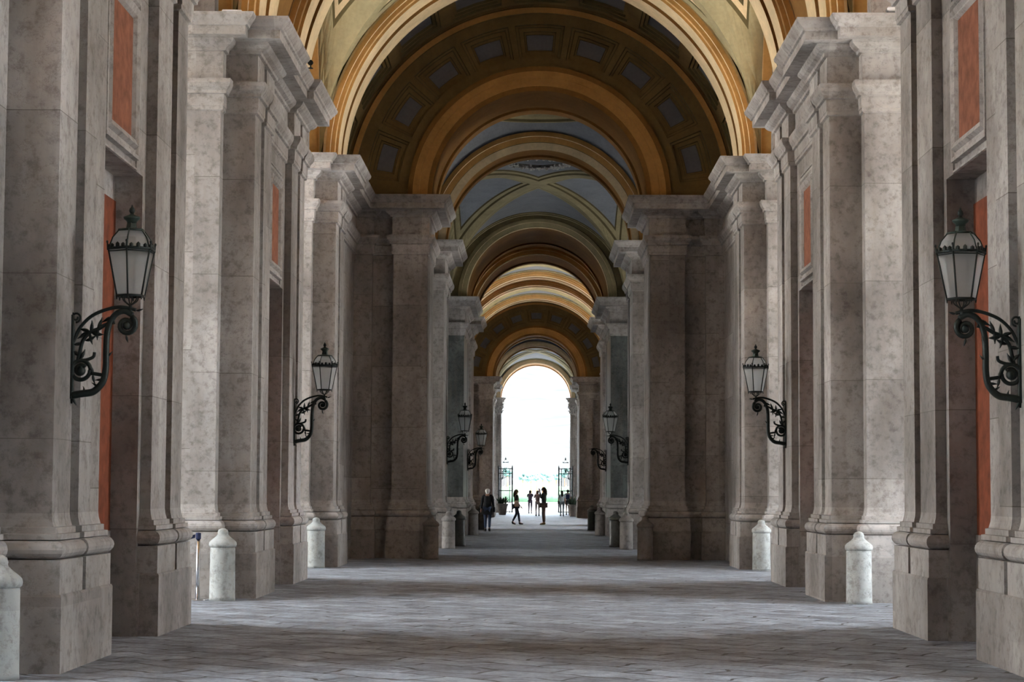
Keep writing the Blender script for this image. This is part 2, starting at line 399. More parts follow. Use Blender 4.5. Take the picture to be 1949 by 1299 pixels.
# ------------------------------------------------------------------ arches
def arc(r, y, n=72, zc=ZS, a0=0.0, a1=PI, rx=None):
    return [((rx or r)*math.cos(a0+(a1-a0)*i/n), y, zc+r*math.sin(a0+(a1-a0)*i/n)) for i in range(n+1)]
def arch(prof, mats, label, group, n=72, name='transverse_arch'):
    """prof: list of (r, y, material index of the segment that follows)"""
    m = MB()
    for (r, y, mi), (r2, y2, _) in zip(prof, prof[1:]):
        m.grid([arc(r, y, n), arc(r2, y2, n)], mi, False, abs(r-r2) < 1e-6)
    o = m.build(name, mats)
    return tag(o, label, 'arch', group)
AM = [OCHRE, CREAM, BROWN, OLIVE, OLIVE_DK, PEACH]
def big_arch(y0, label, group='broad ochre arches across the gallery', f_=True):
    y1 = y0+PL; R = 4.03
    pr = [(4.75, y0+0.16, 4), (4.33, y0+0.16, 4), (4.33, y0+0.02, 1), (4.28, y0-0.01, 0), (4.19, y0-0.01, 1), (4.18, y0+0.015, 0), (4.10, y0+0.015, 5), (4.08, y0+0.04, 0), (R+0.0, y0+0.04, 1),  # dark outer recess: the shadow gap around the archivolt, put into the colour
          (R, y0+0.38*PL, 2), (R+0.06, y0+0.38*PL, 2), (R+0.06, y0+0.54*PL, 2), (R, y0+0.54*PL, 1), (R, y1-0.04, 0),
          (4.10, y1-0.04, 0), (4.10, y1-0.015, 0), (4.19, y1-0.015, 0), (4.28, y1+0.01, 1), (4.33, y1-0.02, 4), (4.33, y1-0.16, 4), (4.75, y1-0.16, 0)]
    return arch(pr, AM, label, group, 96)
for i, ((k, y, f), lb) in enumerate(zip(G1, ['overhead just behind the camera', 'overhead on the nearest piers', 'over the piers past the first niche', 'over the piers behind the first side opening', 'over the piers with the second lanterns', 'framing the dark coffered arch'])):
    big_arch(y, 'broad ochre and cream plaster arch '+lb)
for i, ((k, y, f), lb) in enumerate(zip(G2, ['first', 'second', 'third', 'fourth', 'fifth', 'last'])):
    big_arch(y, 'bright-edged plaster arch in the far stretch, %s beyond the crossing' % lb, 'far arches beyond the crossing')

# barrel strips between paired arches
def barrel(ya, yb, r, mat, n=72):
    m = MB(); m.grid([arc(r, ya, n), arc(r, yb, n)], 0, False, True)
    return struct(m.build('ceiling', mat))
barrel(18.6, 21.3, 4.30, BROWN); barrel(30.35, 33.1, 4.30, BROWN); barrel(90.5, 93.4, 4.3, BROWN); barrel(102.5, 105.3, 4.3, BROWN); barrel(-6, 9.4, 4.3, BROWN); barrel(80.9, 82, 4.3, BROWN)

# groin vault over an opening bay, with framed plaster panels
def groin(y0, y1, X, H, lab, mats, insets, zc=ZS, n=20, ends=True):
    yc = (y0+y1)/2; b = (y1-y0)/2
    def Z(x, y):
        fx = min(1, abs(x)/X); fy = min(1, abs(y-yc)/b)
        f_ = min(fx, fy) if False else None
        # end web: height follows x ; lateral web: height follows y ; the groin is their meeting line
        zx = H*math.sqrt(max(0, 1-fx*fx)); zy = H*math.sqrt(max(0, 1-fy*fy))
        return zc+(max(zx, zy))
    m = MB()
    cen = (0.0, yc)
    cor = [(-X, y0), (X, y0), (X, y1), (-X, y1)]
    for i in range(4):
        A, B = cor[i], cor[(i+1) % 4]
        tri = [A, B, cen]
        lens = [math.dist(B, cen), math.dist(A, cen), math.dist(A, B)]
        per = sum(lens)
        G = tuple((lens[0]*A[k]+lens[1]*B[k]+lens[2]*cen[k])/per for k in (0, 1))  # incentre
        area = abs((B[0]-A[0])*(cen[1]-A[1])-(cen[0]-A[0])*(B[1]-A[1]))/2; rin = 2*area/per
        rows = []; mis = []
        for d, mi, dep in insets:
            t = max(0.0, 1-d/rin)
            row = []
            for e in range(3):
                p, q = tri[e], tri[(e+1) % 3]
                for k in range(n):
                    f = 0.5-0.5*math.cos(PI*k/n)
                    x = p[0]+(q[0]-p[0])*f; y = p[1]+(q[1]-p[1])*f
                    x = G[0]+(x-G[0])*t; y = G[1]+(y-G[1])*t
                    row.append((x, y, Z(x, y)+dep))
            rows.append(row); mis.append(mi)
        m.grid(rows, mis[1:], True, False)
        # inner panel: more concentric rings to keep the curvature
        t0 = max(0.0, 1-insets[-1][0]/rin); rr = [rows[-1]]
        for k in range(1, 9):
            t = t0*(1-k/8)+0.001
            row = []
            for e in range(3):
                p, q = tri[e], tri[(e+1) % 3]
                for kk in range(n):
                    f = 0.5-0.5*math.cos(PI*kk/n)
                    x = p[0]+(q[0]-p[0])*f; y = p[1]+(q[1]-p[1])*f
                    x = G[0]+(x-G[0])*t; y = G[1]+(y-G[1])*t
                    row.append((x, y, Z(x, y)+insets[-1][2]))
            rr.append(row)
        m.grid(rr, insets[-1][1], True, False)
    return struct(m.build('ceiling', mats)), Z
# side arches of an opening bay: from the vault edge out to the courtyard
def side_arch(s, y0, y1, X, H, U=UO, step=0.27, zc=ZS, n=48):
    yc = (y0+y1)/2; b = (y1-y0)/2; m = MB()
    def row(u, o): return [(s*u, yc-(b-o)*math.cos(PI*i/n), zc+(H-o)*math.sin(PI*i/n)) for i in range(n+1)]
    pr = [(X, 0.0, 0), (X+0.02, 0.0, 1), (4.62, 0.03, 2), (4.62, step, 1), (4.95, step, 2), (4.95, step+0.06, 2), (5.1, step+0.06, 2), (5.1, step, 1), (U, step, 1)] if X > 3.5 else [(X, 0, 0), (U, 0, 0)]
    for (u, o, mi), (u2, o2, _) in zip(pr, pr[1:]): m.grid([row(u, o), row(u2, o2)], mi, False, abs(o-o2) < 1e-6)
    ob = m.build('side_arch', [PEACH, OCHRE, BROWN])
    # masonry over the arch, outer face
    w_ = MB(); zt = 12.7; R = row(U, step if X > 3.5 else 0)
    for uu in (U-0.02, U+0.3):
        for a, c in zip(R, R[1:]): w_.quad([(s*uu, a[1], a[2]), (s*uu, c[1], c[2]), (s*uu, c[1], zt), (s*uu, a[1], zt)])
    for a, c in zip(R, R[1:]): w_.quad([(s*(U-0.02), a[1], a[2]), (s*(U-0.02), c[1], c[2]), (s*(U+0.3), c[1], c[2]), (s*(U+0.3), a[1], a[2])])
    struct(w_.build('wall_'+SIDES[s], STONE))
    return ob
INS = [(0.0, 0, 0), (0.10, 0, 0), (0.30, 0, 0), (0.315, 1, 0.0), (0.345, 1, 0.02), (0.36, 2, 0.02), (0.42, 2, 0.02), (0.435, 1, 0.04), (0.465, 1, 0.05), (0.48, 3, 0.05)]
gaps = [(11.22, 16.88), (23.03, 28.62), (34.85, 40.42)]
gaps2 = [(83.8, 88.72), (95.15, 100.72), (107.05, 112.6)]
sal = ['over the side opening nearest the camera', 'over the first side opening beyond the red niche', 'over the side opening before the dark coffered arch']
for gi, (a, b) in enumerate(gaps+gaps2):
    groin(a-0.05, b+0.05, 4.4, 4.25, '', [OLIVE, OLIVE_DK, CREAM, GREYBL], INS)
    for s in (-1, 1):
        sa = side_arch(s, a-0.05, b+0.05, 4.4, 4.1)
        if gi < 3: tag(sa, 'warm ochre plaster side arch %s, %s' % (sal[gi], SIDES[s]), 'arch', 'ochre side arches')
        else: tag(sa, 'distant ochre side arch number %s past the crossing, %s' % (['one', 'two', 'three'][gi-3], SIDES[s]), 'arch', 'far side arches')

# outer masonry of closed stretches and the roof slab
LIGHT_JAMB = 0.9
for s in (-1, 1):
    for a, b in gaps+gaps2:
        for y0_, y1_ in ((a+0.26, a+LIGHT_JAMB), (b-LIGHT_JAMB, b-0.26)):  # unseen jambs added to narrow the openings and collimate the side light
            m = MB(); m.box(s*(UO-1.6), s*(UO+0.3), y0_, y1_, 0, 12.6)
            struct(m.build('wall_'+SIDES[s], STONE))
for s in (-1, 1):
    for a, b in ((-6, 11.0), (18.7, 21.2), (16.6, 23.3), (28.3, 35.1), (40.1, 48.4), (80, 84.1), (88.4, 95.4), (100.4, 107.3), (112.3, 121)):
        m = MB(); m.box(s*(UO+0.0), s*(UO+0.3), a, b, 0, 12.7)
        struct(m.build('wall_'+SIDES[s], STONE))
        m = MB(); m.box(s*4.6, s*UO, a, b, 8.11, 12.7)
        struct(m.build('wall_'+SIDES[s], STONE))
m = MB(); m.box(-16, 16, -8, 149.6, 12.7, 13.4); struct(m.build('ceiling', STONE))
# unseen end wall behind the camera, closed to block light onto camera-facing sides
m = MB(); m.box(-UO-.3, UO+.3, -6.6, -6, 0, 12.7); struct(m.build('wall_back', STONE))

# ------------------------------------------------------------------ coffered walls (near and far)
def coffer_patch(m, S, a_list, t0, t1, ha, rin, r0, r1, depth, n=4):
    """S(ang, t, d) -> point. nested frames for each coffer."""
    pass
def coffered_arch(y, label, label2, y2=None):
    t = empty('coffered_arch', (0, y, ZS), 0, label, 'arch', 'dark coffered arches')
    def S(a, r, d=0.0): return (r*math.cos(a), -0.0+d, r*math.sin(a))
    D = math.radians; cs = [90+18.9*k for k in range(-4, 5)]
    m = MB(); r0, r1, r2, r3 = 2.95, 3.17, 3.93, 4.17
    br = [0.0]
    for c in sorted(cs): br += [c-8.3, c+8.3]
    br += [180.0]
    def strip(a, b, ra, rb, mi=0, d=0.0):
        k = max(1, int(abs(b-a)/3)+1)
        A = [D(a+(b-a)*i/k) for i in range(k+1)]
        m.grid([[S(x, ra, d) for x in A], [S(x, rb, d) for x in A]], mi)
    strip(0, 180, r0, r1); strip(0, 180, r2, r3)
    for i in range(0, len(br), 2): strip(br[i], br[i+1], r1, r2)
    m.build('coffer_field', [COFFER], t)
    for c in cs:
        q = MB(); nest = [(8.3, r1, r2, 0.0), (8.1, r1+0.01, r2-0.01, 0.05), (7.3, 3.21, 3.88, 0.05), (7.1, 3.22, 3.87, 0.10), (5.6, 3.31, 3.79, 0.10), (5.4, 3.32, 3.78, 0.15), (4.9, 3.36, 3.73, 0.15), (4.7, 3.37, 3.72, 0.18)]
        prev = None
        for h, ra, rb, d in nest:
            k = 4; row = [S(D(c-h+2*h*i/k), ra, d) for i in range(k)]+[S(D(c+h), ra+(rb-ra)*i/2, d) for i in range(2)]+[S(D(c+h-2*h*i/k), rb, d) for i in range(k)]+[S(D(c-h), rb+(ra-rb)*i/2, d) for i in range(2)]
            if prev: q.grid([prev[0], row], 0 if prev[1] == d else 1, True)
            prev = (row, d)
        q.f.append(tuple(range(len(q.v)-12, len(q.v)))); q.mi.append(2); q.sm.append(False)
        q.build('coffer', [COFFER, OLIVE_DK, COFGREY], t)
    # outer rim roll and inner ochre archivolt
    o = MB()
    def A2(pr, mats, nm):
        mm = MB()
        for (r, yy, mi), (rr, y_, _) in zip(pr, pr[1:]):
            mm.grid([[(x, y0-0, z-ZS) for x, y0, z in arc(r, yy)], [(x, y0, z-ZS) for x, y0, z in arc(rr, y_)]], mi, False, False)
        mm.build(nm, mats, t)
    A2([(4.17, 0, 0), (4.18, -0.05, 1), (4.30, -0.07, 0), (4.33, -0.03, 0), (4.42, -0.03, 0), (4.5, 0.02, 0)], [COFFER, OCHRE], 'outer_rim')
    A2([(2.95, 0.0, 1), (2.95, -0.10, 1), (2.84, -0.10, 0), (2.83, -0.08, 0), (2.70, -0.08, 0), (2.69, -0.06, 0), (2.52, -0.06, 0), (2.51, -0.04, 1), (2.40, -0.03, 1)], [OCHRE, BROWN], 'archivolt')
    A2([(2.40, -0.03, 1), (2.40, 0.5, 1), (2.46, 0.5, 1), (2.46, 2.3, 1), (2.40, 2.3, 1), (2.40, 2.8, 1)], [OCHRE, BROWN], 'soffit')
    # masonry behind the face so that no light passes above the soffit
    b = MB()
    k = 40
    for yy in (0.3, 2.8):
        for i in range(k):
            a0, a1 = PI*i/k, PI*(i+1)/k
            def far(a):
                c_, s_ = math.cos(a), math.sin(a); L_ = min(UO/max(abs(c_), 1e-6), 4.6/max(s_, 1e-6)); return (L_*c_, yy, L_*s_)
            b.quad([(2.47*math.cos(a0), yy, 2.47*math.sin(a0)), (2.47*math.cos(a1), yy, 2.47*math.sin(a1)), far(a1), far(a0)])
    b.build('masonry', COFFER if False else [GREYBL], t)
    return t
coffered_arch(45.62, 'dark brown coffered arch with grey coffers and ochre inner band, near one', '')
coffered_arch(118.0, 'small distant coffered arch framing the bright exit', '')
# coffered barrel in front of each
def coffer_barrel(ya, yb, r=4.38):
    m = MB(); D = math.radians
    def S(a, y, d): return ((r+d)*math.cos(a), y, ZS+(r+d)*math.sin(a))
    cs = sorted(90+18.9*k for k in range(-4, 5)); y0, y1 = ya+0.35, yb-0.35
    def strip(a, b, p, q, mi=0, d=0):
        k = max(1, int(abs(b-a)/3)+1); A = [D(a+(b-a)*i/k) for i in range(k+1)]
        m.grid([[S(x, p, d) for x in A], [S(x, q, d) for x in A]], mi)
    strip(0, 180, ya, y0); strip(0, 180, y1, yb)
    br = [0.0]
    for c in cs: br += [c-7.5, c+7.5]
    br += [180.0]
    for i in range(0, len(br), 2): strip(br[i], br[i+1], y0, y1)
    for c in cs:
        prev = None
        for h, g, d in ((7.5, 0, 0), (7.4, 0.02, 0.05), (6.6, 0.10, 0.05), (6.5, 0.12, 0.1), (5.6, 0.2, 0.1), (5.5, 0.22, 0.15)):
            row = [S(D(c-h), y0+g, d), S(D(c), y0+g, d), S(D(c+h), y0+g, d), S(D(c+h), y1-g, d), S(D(c), y1-g, d), S(D(c-h), y1-g, d)]
            if prev: m.grid([prev[0], row], 0 if prev[1] == d else 1, True)
            prev = (row, d)
        m.f.append(tuple(range(len(m.v)-6, len(m.v)))); m.mi.append(2); m.sm.append(False)
    struct(m.build('ceiling', [COFFER, OLIVE_DK, COFGREY]))
coffer_barrel(42.2, 45.7); coffer_barrel(114.4, 118.1)

# ------------------------------------------------------------------ crossing piers
def block(s, poly, groove, label, group, shaft_mat=STONE, front=None):
    """poly: plan outline (u,y) ; groove: outline used for shaft, base and capital"""
    xs = min(p[0] for p in poly); y0 = min(p[1] for p in poly)
    t = empty('stone_pier', (s*xs, y0, 0), 0, label, 'pier', group); org = (s*xs, y0, 0)
    for nm, pl, prof, mt in (('plinth', poly, P_PLINTH, STONE_BASE), ('base_moulding', groove, P_BASE, STONE_TRIM), ('shaft', groove, P_SHAFT, shaft_mat),
                             ('capital', groove, P_CAP, STONE_TRIM), ('cornice', poly, P_CORN, STONE_TRIM)):
        loft(poly_side(pl, s), prof, org=org).build(nm, mt, t)
    return t
def Fpoly(y):
    return ([(2.5, y+.15), (3.27, y+.15), (3.27, y+.42), (3.75, y+.42), (3.75, y+.2), (UO, y+.2), (UO, y+2.8), (2.5, y+2.8)],)*2
for s in (-1, 1):
    sd_ = SIDES[s]
    block(s, *Fpoly(45.62), 'wide shadowed stone pier carrying the near coffered arch, %s' % sd_, 'shadowed piers under the coffered arches')
    block(s, *Fpoly(118.0), 'distant brownish stone pier carrying the far coffered arch, %s' % sd_, 'shadowed piers under the coffered arches')
    g_poly = [(2.5, 54.0), (UO, 54.0), (UO, 57.0), (2.5, 57.0)]
    g_gr = g_poly+[(2.5, 56.2), (2.7, 56.2), (2.7, 55.85), (2.5, 55.85)]
    block(s, g_poly, g_gr, 'narrow stone pier just beyond the near coffered arch, %s' % sd_, 'piers around the crossing')
    h_poly = [(2.5, 69.7), (UO, 69.7), (UO, 74.6), (2.5, 74.6)]
    h_gr = h_poly+[(2.5, 73.8), (2.7, 73.8), (2.7, 73.4), (2.5, 73.4)]
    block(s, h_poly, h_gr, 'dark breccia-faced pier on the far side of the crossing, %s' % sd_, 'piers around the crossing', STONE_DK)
    block(s, [(2.5, 77.7), (UO, 77.7), (UO, 80.8), (2.5, 80.8)], [(2.5, 77.7), (UO, 77.7), (UO, 80.8), (2.5, 80.8)], 'stone pier closing the passage beyond the crossing, %s' % sd_, 'piers around the crossing')
    block(s, [(2.62, 127.2), (UO, 127.2), (UO, 129.6), (2.62, 129.6)], [(2.62, 127.2), (UO, 127.2), (UO, 129.6), (2.62, 129.6)], 'small far stone pier inside the exit vestibule, %s' % sd_, 'exit piers')
    block(s, [(2.62, 145.2), (UO, 145.2), (UO, 148.6), (2.62, 148.6)], [(2.62, 145.2), (UO, 145.2), (UO, 148.6), (2.62, 148.6)], 'farthest stone pier beside the bright exit, %s' % sd_, 'exit piers')

def narrow_arch(ya, yb, R, Ro, label, mats_idx=(0, 1), back=True):
    m0, m1 = mats_idx
    pr = [(Ro+0.5, ya+0.05, 3), (Ro+0.03, ya+0.05, 4), (Ro, ya-0.08, m0), (Ro-0.12, ya-0.10, m1), (Ro-0.13, ya-0.06, m0), (Ro-0.28, ya-0.06, 4), (Ro-0.29, ya-0.03, m1), (R, ya-0.01, 2),
          (R, ya+0.4, 2), (R+0.06, ya+0.4, 2), (R+0.06, yb-0.4, 2), (R, yb-0.4, 2), (R, yb, 0), (Ro, yb+0.05, 0), (Ro+.5, yb, 0)]
    return arch(pr, AM, label, 'narrow arches around the crossing and exit')
narrow_arch(54.0, 55.6, 2.47, 2.95, 'narrow ochre arch just beyond the near coffered arch')
narrow_arch(69.7, 74.6, 2.40, 2.72, 'olive and cream rimmed arch beyond the cross vault', (3, 1))
narrow_arch(77.7, 80.8, 2.40, 2.72, 'shadowed arch opening into the far stretch')
narrow_arch(127.2, 129.6, 2.46, 2.72, 'pale-rimmed arch within the exit vestibule', (1, 1))
narrow_arch(145.2, 148.6, 2.50, 2.80, 'pale-rimmed exit arch around the bright daylight', (1, 1))
# masonry sheets filling above the narrow arches
def tympanum(y, R, mat, zt=12.7, X=15.5):
    b = MB(); k = 48
    for i in range(k):
        a0, a1 = PI*i/k, PI*(i+1)/k
        def far(a):
            c_, s_ = math.cos(a), math.sin(a); L_ = min(X/max(abs(c_), 1e-6), (zt-ZS)/max(s_, 1e-6)); return (L_*c_, y, ZS+L_*s_)
        b.quad([(R*math.cos(a0), y, ZS+R*math.sin(a0)), (R*math.cos(a1), y, ZS+R*math.sin(a1)), far(a1), far(a0)])
    return struct(b.build('wall_front', mat))
for y, R, mt in ((54.04, 2.6, GREYBL), (55.6, 2.5, GREYBL), (69.74, 2.6, OLIVE), (74.6, 2.5, BROWN), (77.74, 2.6, BROWN), (80.8, 2.5, BROWN), (127.24, 2.6, GREYBL), (129.6, 2.5, GREYBL), (145.24, 2.6, GREYBL), (148.6, 2.55, STONE)):
    tympanum(y, R, mt)
# low dome between the coffered arch and the next one
def dome(yc, R, ya, yb):
    m = MB(); nx, ny = 64, 24
    rows = []
    for j in range(ny+1):
        y = ya+(yb-ya)*j/ny
        rows.append([(x, y, ZS+math.sqrt(max(0, R*R-x*x-(y-yc)**2))) for x in (-UO*math.cos(PI*i/nx) if False else -UO+2*UO*i/nx for i in range(nx+1))])
    m.grid(rows, 0, False, True)
    struct(m.build('ceiling', GREYBL))
    n = 64; ring = 2.55
    q = MB(); pr = [(0.12, -0.05, 1), (0.12, 0.02, 0), (0.06, 0.05, 1), (0.0, 0.04, 0), (-0.12, 0.05, 1), (-0.13, 0.08, 0), (-0.19, 0.02, 0), (-0.19, -0.05, 0)]
    rows = []
    for dr, dn, _ in pr:
        r = ring+dr; z = math.sqrt(R*R-r*r)-dn*1.2
        rows.append([(r*math.cos(t), yc+r*math.sin(t), ZS+z) for t in (2*PI*j/n for j in range(n))])
    q.grid(rows, [p[2] for p in pr[:-1]], True, False)
    struct(q.build('trim_1', [OLIVE, OLIVE_DK]))
dome(51.1, 4.15, 48.4, 54.05)
INS2 = [(0.0, 0, 0), (0.22, 0, 0), (0.24, 1, 0.0), (0.28, 1, 0.03), (0.30, 0, 0.03), (0.42, 0, 0.03), (0.43, 1, 0.05), (0.46, 1, 0.06), (0.48, 3, 0.06)]
groin(55.6, 69.7, 3.0, 2.85, '', [OLIVE, OLIVE_DK, CREAM, GREYBL], INS2, n=26)
groin(129.6, 145.2, 3.0, 2.75, '', [OLIVE, OLIVE_DK, CREAM, GREYBL], INS2, n=20)
barrel(74.6, 77.8, 2.7, BROWN); barrel(120.7, 127.3, 3.0, GREYBL)
for s in (-1, 1):
    # crossing and vestibule side rooms: ceilings over them, side walls with tall doorways
    m = MB()
    for a, b, X in ((55.6, 69.7, 3.0), (129.6, 145.2, 3.0)):
        n = 32; yc = (a+b)/2; hb = (b-a)/2; H = 2.85 if a < 100 else 2.75
        rows = [[(s*u, yc-hb*math.cos(PI*i/n), ZS+H*math.sin(PI*i/n)) for i in range(n+1)] for u in (X, UO+2.9)]
        m.grid(rows, 0, False, True)
    struct(m.build('ceiling', GREYBL))
    m = MB()
    for a, b, o0, o1 in ((48.3, 54.1, 50.2, 52.8), (57.0, 69.7, 61.6, 65.0), (74.6, 77.8, 74.9, 77.5), (120.7, 127.3, 123.0, 125.2), (129.6, 145.2, 135.5, 139.0)):
        u0, u1 = (UO+2.6, UO+2.9) if b-a > 10 else (UO, UO+0.3)
        zt = 5.4 if b-a < 10 else 4.4
        m.box(s*u0, s*u1, a, o0, 0, 12.7); m.box(s*u0, s*u1, o1, b, 0, 12.7); m.box(s*u0, s*u1, o0, o1, zt, 12.7)
        if b-a > 10: m.box(s*UO, s*(UO+2.9), a-.3, a, 0, 12.7); m.box(s*UO, s*(UO+2.9), b, b+.3, 0, 12.7)
    struct(m.build('wall_'+SIDES[s], STONE))
    fl = MB(); fl.box(s*(UO+0.4), s*16, 57, 69.7, -0.3, -0.005); fl.box(s*(UO+0.4), s*16, 129.6, 145.2, -0.3, -0.005); struct(fl.build('floor', FLOOR))

# ------------------------------------------------------------------ wall lanterns
def bez(pts, n=6):
    """smooth Catmull-Rom through the points"""
    P = [Vector(p) for p in pts]; out = []
    for i in range(len(P)-1):
        p0 = P[max(i-1, 0)]; p1 = P[i]; p2 = P[i+1]; p3 = P[min(i+2, len(P)-1)]
        for k in range(n):
            t = k/n
            out.append(0.5*((2*p1)+(-p0+p2)*t+(2*p0-5*p1+4*p2-p3)*t*t+(-p0+3*p1-3*p2+p3)*t**3))
    out.append(P[-1]); return out
def spiral(ca, ch, r0, r1, a0, turns, n=26):
    return [(ca+(r0+(r1-r0)*i/n)*math.cos(a0+turns*2*PI*i/n), 0, ch+(r0+(r1-r0)*i/n)*math.sin(a0+turns*2*PI*i/n)) for i in range(n+1)]
def leaf(m, a, h, ln, ang, wd=0.35):
    c, s_ = math.cos(ang), math.sin(ang); rows = []
    for i in range(6):
        t = i/5; wdt = ln*wd*math.sin(PI*min(0.98, t*0.9+0.08))*(1-0.35*t); bend = 0.25*ln*t*t
        x = a+c*ln*t-s_*bend; z = h+s_*ln*t+c*bend
        rows.append([(x-s_*wdt*q_, 0.012*(1-abs(q_))+yy, z+c*wdt*q_) for q_, yy in ((-0.5, 0), (0, 0.012), (0.5, 0), (0, -0.03))])
    m.grid(rows, 0, True, True, True, True)
def make_lantern(label, twist):
    t = empty('wall_lantern', label=label, cat='lantern', group='iron wall lanterns on scrolled brackets')
    m = MB()
    def tb(p, r, seg=7): m.tube([(x, 0.0, z) for x, _, z in p], [v*1.25 for v in r] if isinstance(r, list) else r*1.25, seg)
    def taper(n, a, b): return [a+(b-a)*i/(n-1) for i in range(n)]
    st = bez([(0.015, 0, 0.03), (0.10, 0, 0.045), (0.19, 0, 0.06), (0.25, 0, 0.11), (0.285, 0, 0.17), (0.30, 0, 0.27), (0.30, 0, 0.42), (0.305, 0, 0.56), (0.33, 0, 0.66), (0.38, 0, 0.73), (0.45, 0, 0.755), (0.52, 0, 0.72)])
    tb(st, taper(len(st), 0.026, 0.02), 8)
    sp = spiral(0.47, 0.635, 0.085, 0.03, math.radians(60), -1.35); tb(sp, taper(len(sp), 0.02, 0.012))
    m.ell((0.47, 0, 0.63), (0.036, 0.03, 0.036), 10)
    up = bez([(0.0, 0, 0.44), (0.03, 0, 0.52), (0.08, 0, 0.62), (0.17, 0, 0.71), (0.29, 0, 0.765), (0.42, 0, 0.79), (0.55, 0, 0.765)]); tb(up, 0.0125, 7)
    lo = spiral(0.085, 0.245, 0.085, 0.08, 0, 1.0, 28); tb(lo, 0.015)
    lo = spiral(0.085, 0.245, 0.05, 0.02, 0.6, 1.2, 20); tb(lo, 0.014)
    m.ell((0.085, 0, 0.24), (0.038, 0.03, 0.045), 10)
    tb(bez([(0.295, 0, 0.20), (0.24, 0, 0.21), (0.17, 0, 0.22)]), 0.013)
    tb(bez([(0.37, 0, 0.66), (0.30, 0, 0.64), (0.23, 0, 0.60), (0.16, 0, 0.57), (0.10, 0, 0.50), (0.075, 0, 0.40), (0.06, 0, 0.33)]), 0.014)
    tb(bez([(0.06, 0, 0.33), (0.13, 0, 0.335), (0.19, 0, 0.36), (0.20, 0, 0.40)]), 0.012)
    for a, h, l, g in ((0.16, 0.57, 0.075, 1.2), (0.16, 0.57, 0.075, 2.6), (0.17, 0.57, 0.08, -0.4), (0.16, 0.56, 0.07, -1.6), (0.15, 0.57, 0.08, 3.4), (0.12, 0.50, 0.075, 0.2), (0.10, 0.47, 0.07, 3.0),
                       (0.07, 0.36, 0.07, 2.2), (0.07, 0.34, 0.07, 0.8), (0.07, 0.33, 0.06, 3.3), (0.30, 0.36, 0.05, 0.5), (0.30, 0.5, 0.055, 0.9), (0.24, 0.09, 0.055, 2.2), (0.28, 0.16, 0.055, 2.9), (0.12, 0.04, 0.05, 1.5),
                       (0.47, 0.55, 0.05, -1.57), (0.55, 0.76, 0.045, 0), (0.36, 0.70, 0.08, 3.3), (0.22, 0.61, 0.07, 0.9), (0.23, 0.60, 0.07, -1.9), (0.19, 0.22, 0.06, 1.8), (0.19, 0.21, 0.06, -1.6), (0.02, 0.02, 0.06, -1.4)):
        leaf(m, a, h, l*1.35, g, 0.42)
    cur = spiral(0.035, 0.70, 0.045, 0.015, -PI/2, 1.3, 20); tb(cur, 0.008, 6)
    m.tube([(0.012, 0, -0.04), (0.012, 0, 0.05), (0.012, 0, 0.6), (0.012, 0, 0.74)], [0.008, 0.02, 0.018, 0.008], 8)
    m.box(0.0, 0.014, -0.03, 0.03, 0.0, 0.72)
    m.build('bracket', IRON, t)
    # lantern body: six-sided, hung on the axis a = 0.5
    A0 = 0.50; N = 6
    def ringp(r, z, tw=twist): return [(A0+r*math.cos(tw+2*PI*k/N), r*math.sin(tw+2*PI*k/N), z) for k in range(N)]
    c = MB()
    lo, hi = ringp(0.122, 0.885), ringp(0.205, 1.285)
    for k in range(N):
        j = (k+1) % N
        c.tube([lo[k], hi[k]], 0.0085, 6); c.tube([lo[k], lo[j]], 0.011, 6); c.tube([hi[k], hi[j]], 0.014, 6)
        l2, l3 = ringp(0.205*0.965, 1.262)[k], ringp(0.205*0.965, 1.262)[j]
        c.tube([l2, l3], 0.006, 5)
        c.tube([(hi[k][0], hi[k][1], 1.27), (A0+(hi[k][0]-A0)*1.05, hi[k][1]*1.05, 1.335)], [0.012, 0.006], 6)
        c.ell((A0+(hi[k][0]-A0)*1.05, hi[k][1]*1.05, 1.34), (0.011, 0.011, 0.014), 6)
        c.tube([lo[k], (lo[k][0], lo[k][1], 0.85)], [0.01, 0.004], 6)
        c.tube(bez([(lo[k][0]*0.55+A0*0.45, lo[k][1]*0.55, 0.88), (A0+(lo[k][0]-A0)*0.5, lo[k][1]*0.5, 0.845), (A0, 0, 0.80)], 4), 0.006, 5)
        mx, my = (hi[k][0]+hi[j][0])/2, (hi[k][1]+hi[j][1])/2   # cresting
        for q_ in (-0.3, 0, 0.3):
            px, py = mx+(hi[j][0]-hi[k][0])*q_, my+(hi[j][1]-hi[k][1])*q_
            c.ell((px, py, 1.305), (0.02, 0.02, 0.024 if q_ else 0.034), 6)
    c.tube([(A0, 0, 0.72), (A0, 0, 0.82)], [0.022, 0.014], 8)
    c.build('cage', IRON, t)
    g = MB()
    for k in range(N):
        j = (k+1) % N; g.quad([lo[k], lo[j], hi[j], hi[k]])
    g.build('glass_panes', GLASS, t)
    r = MB(); r0, r1, r2 = ringp(0.200, 1.29), ringp(0.168, 1.38), ringp(0.112, 1.45)
    for k in range(N):
        j = (k+1) % N; r.tube([r0[k], r1[k], r2[k]], 0.007, 5); r.tube([r2[k], r2[j]], 0.011, 6)
    rows = [ringp(0.118, 1.452), ringp(0.05, 1.47), ringp(0.042, 1.515)]
    r.grid(rows, 0, True, False, True, True)
    r.lathe([(0.04, 1.51), (0.045, 1.53), (0.070, 1.55), (0.074, 1.565), (0.04, 1.58), (0.018, 1.59), (0.016, 1.60)], (A0, 0, 0), 14)
    rf = r.build('roof', IRON2, t)
    g2 = MB(); g2.grid([ringp(0.198, 1.291), ringp(0.166, 1.38), ringp(0.111, 1.448)], 0, True, False)
    g2.build('roof_glass', GLASS, t)
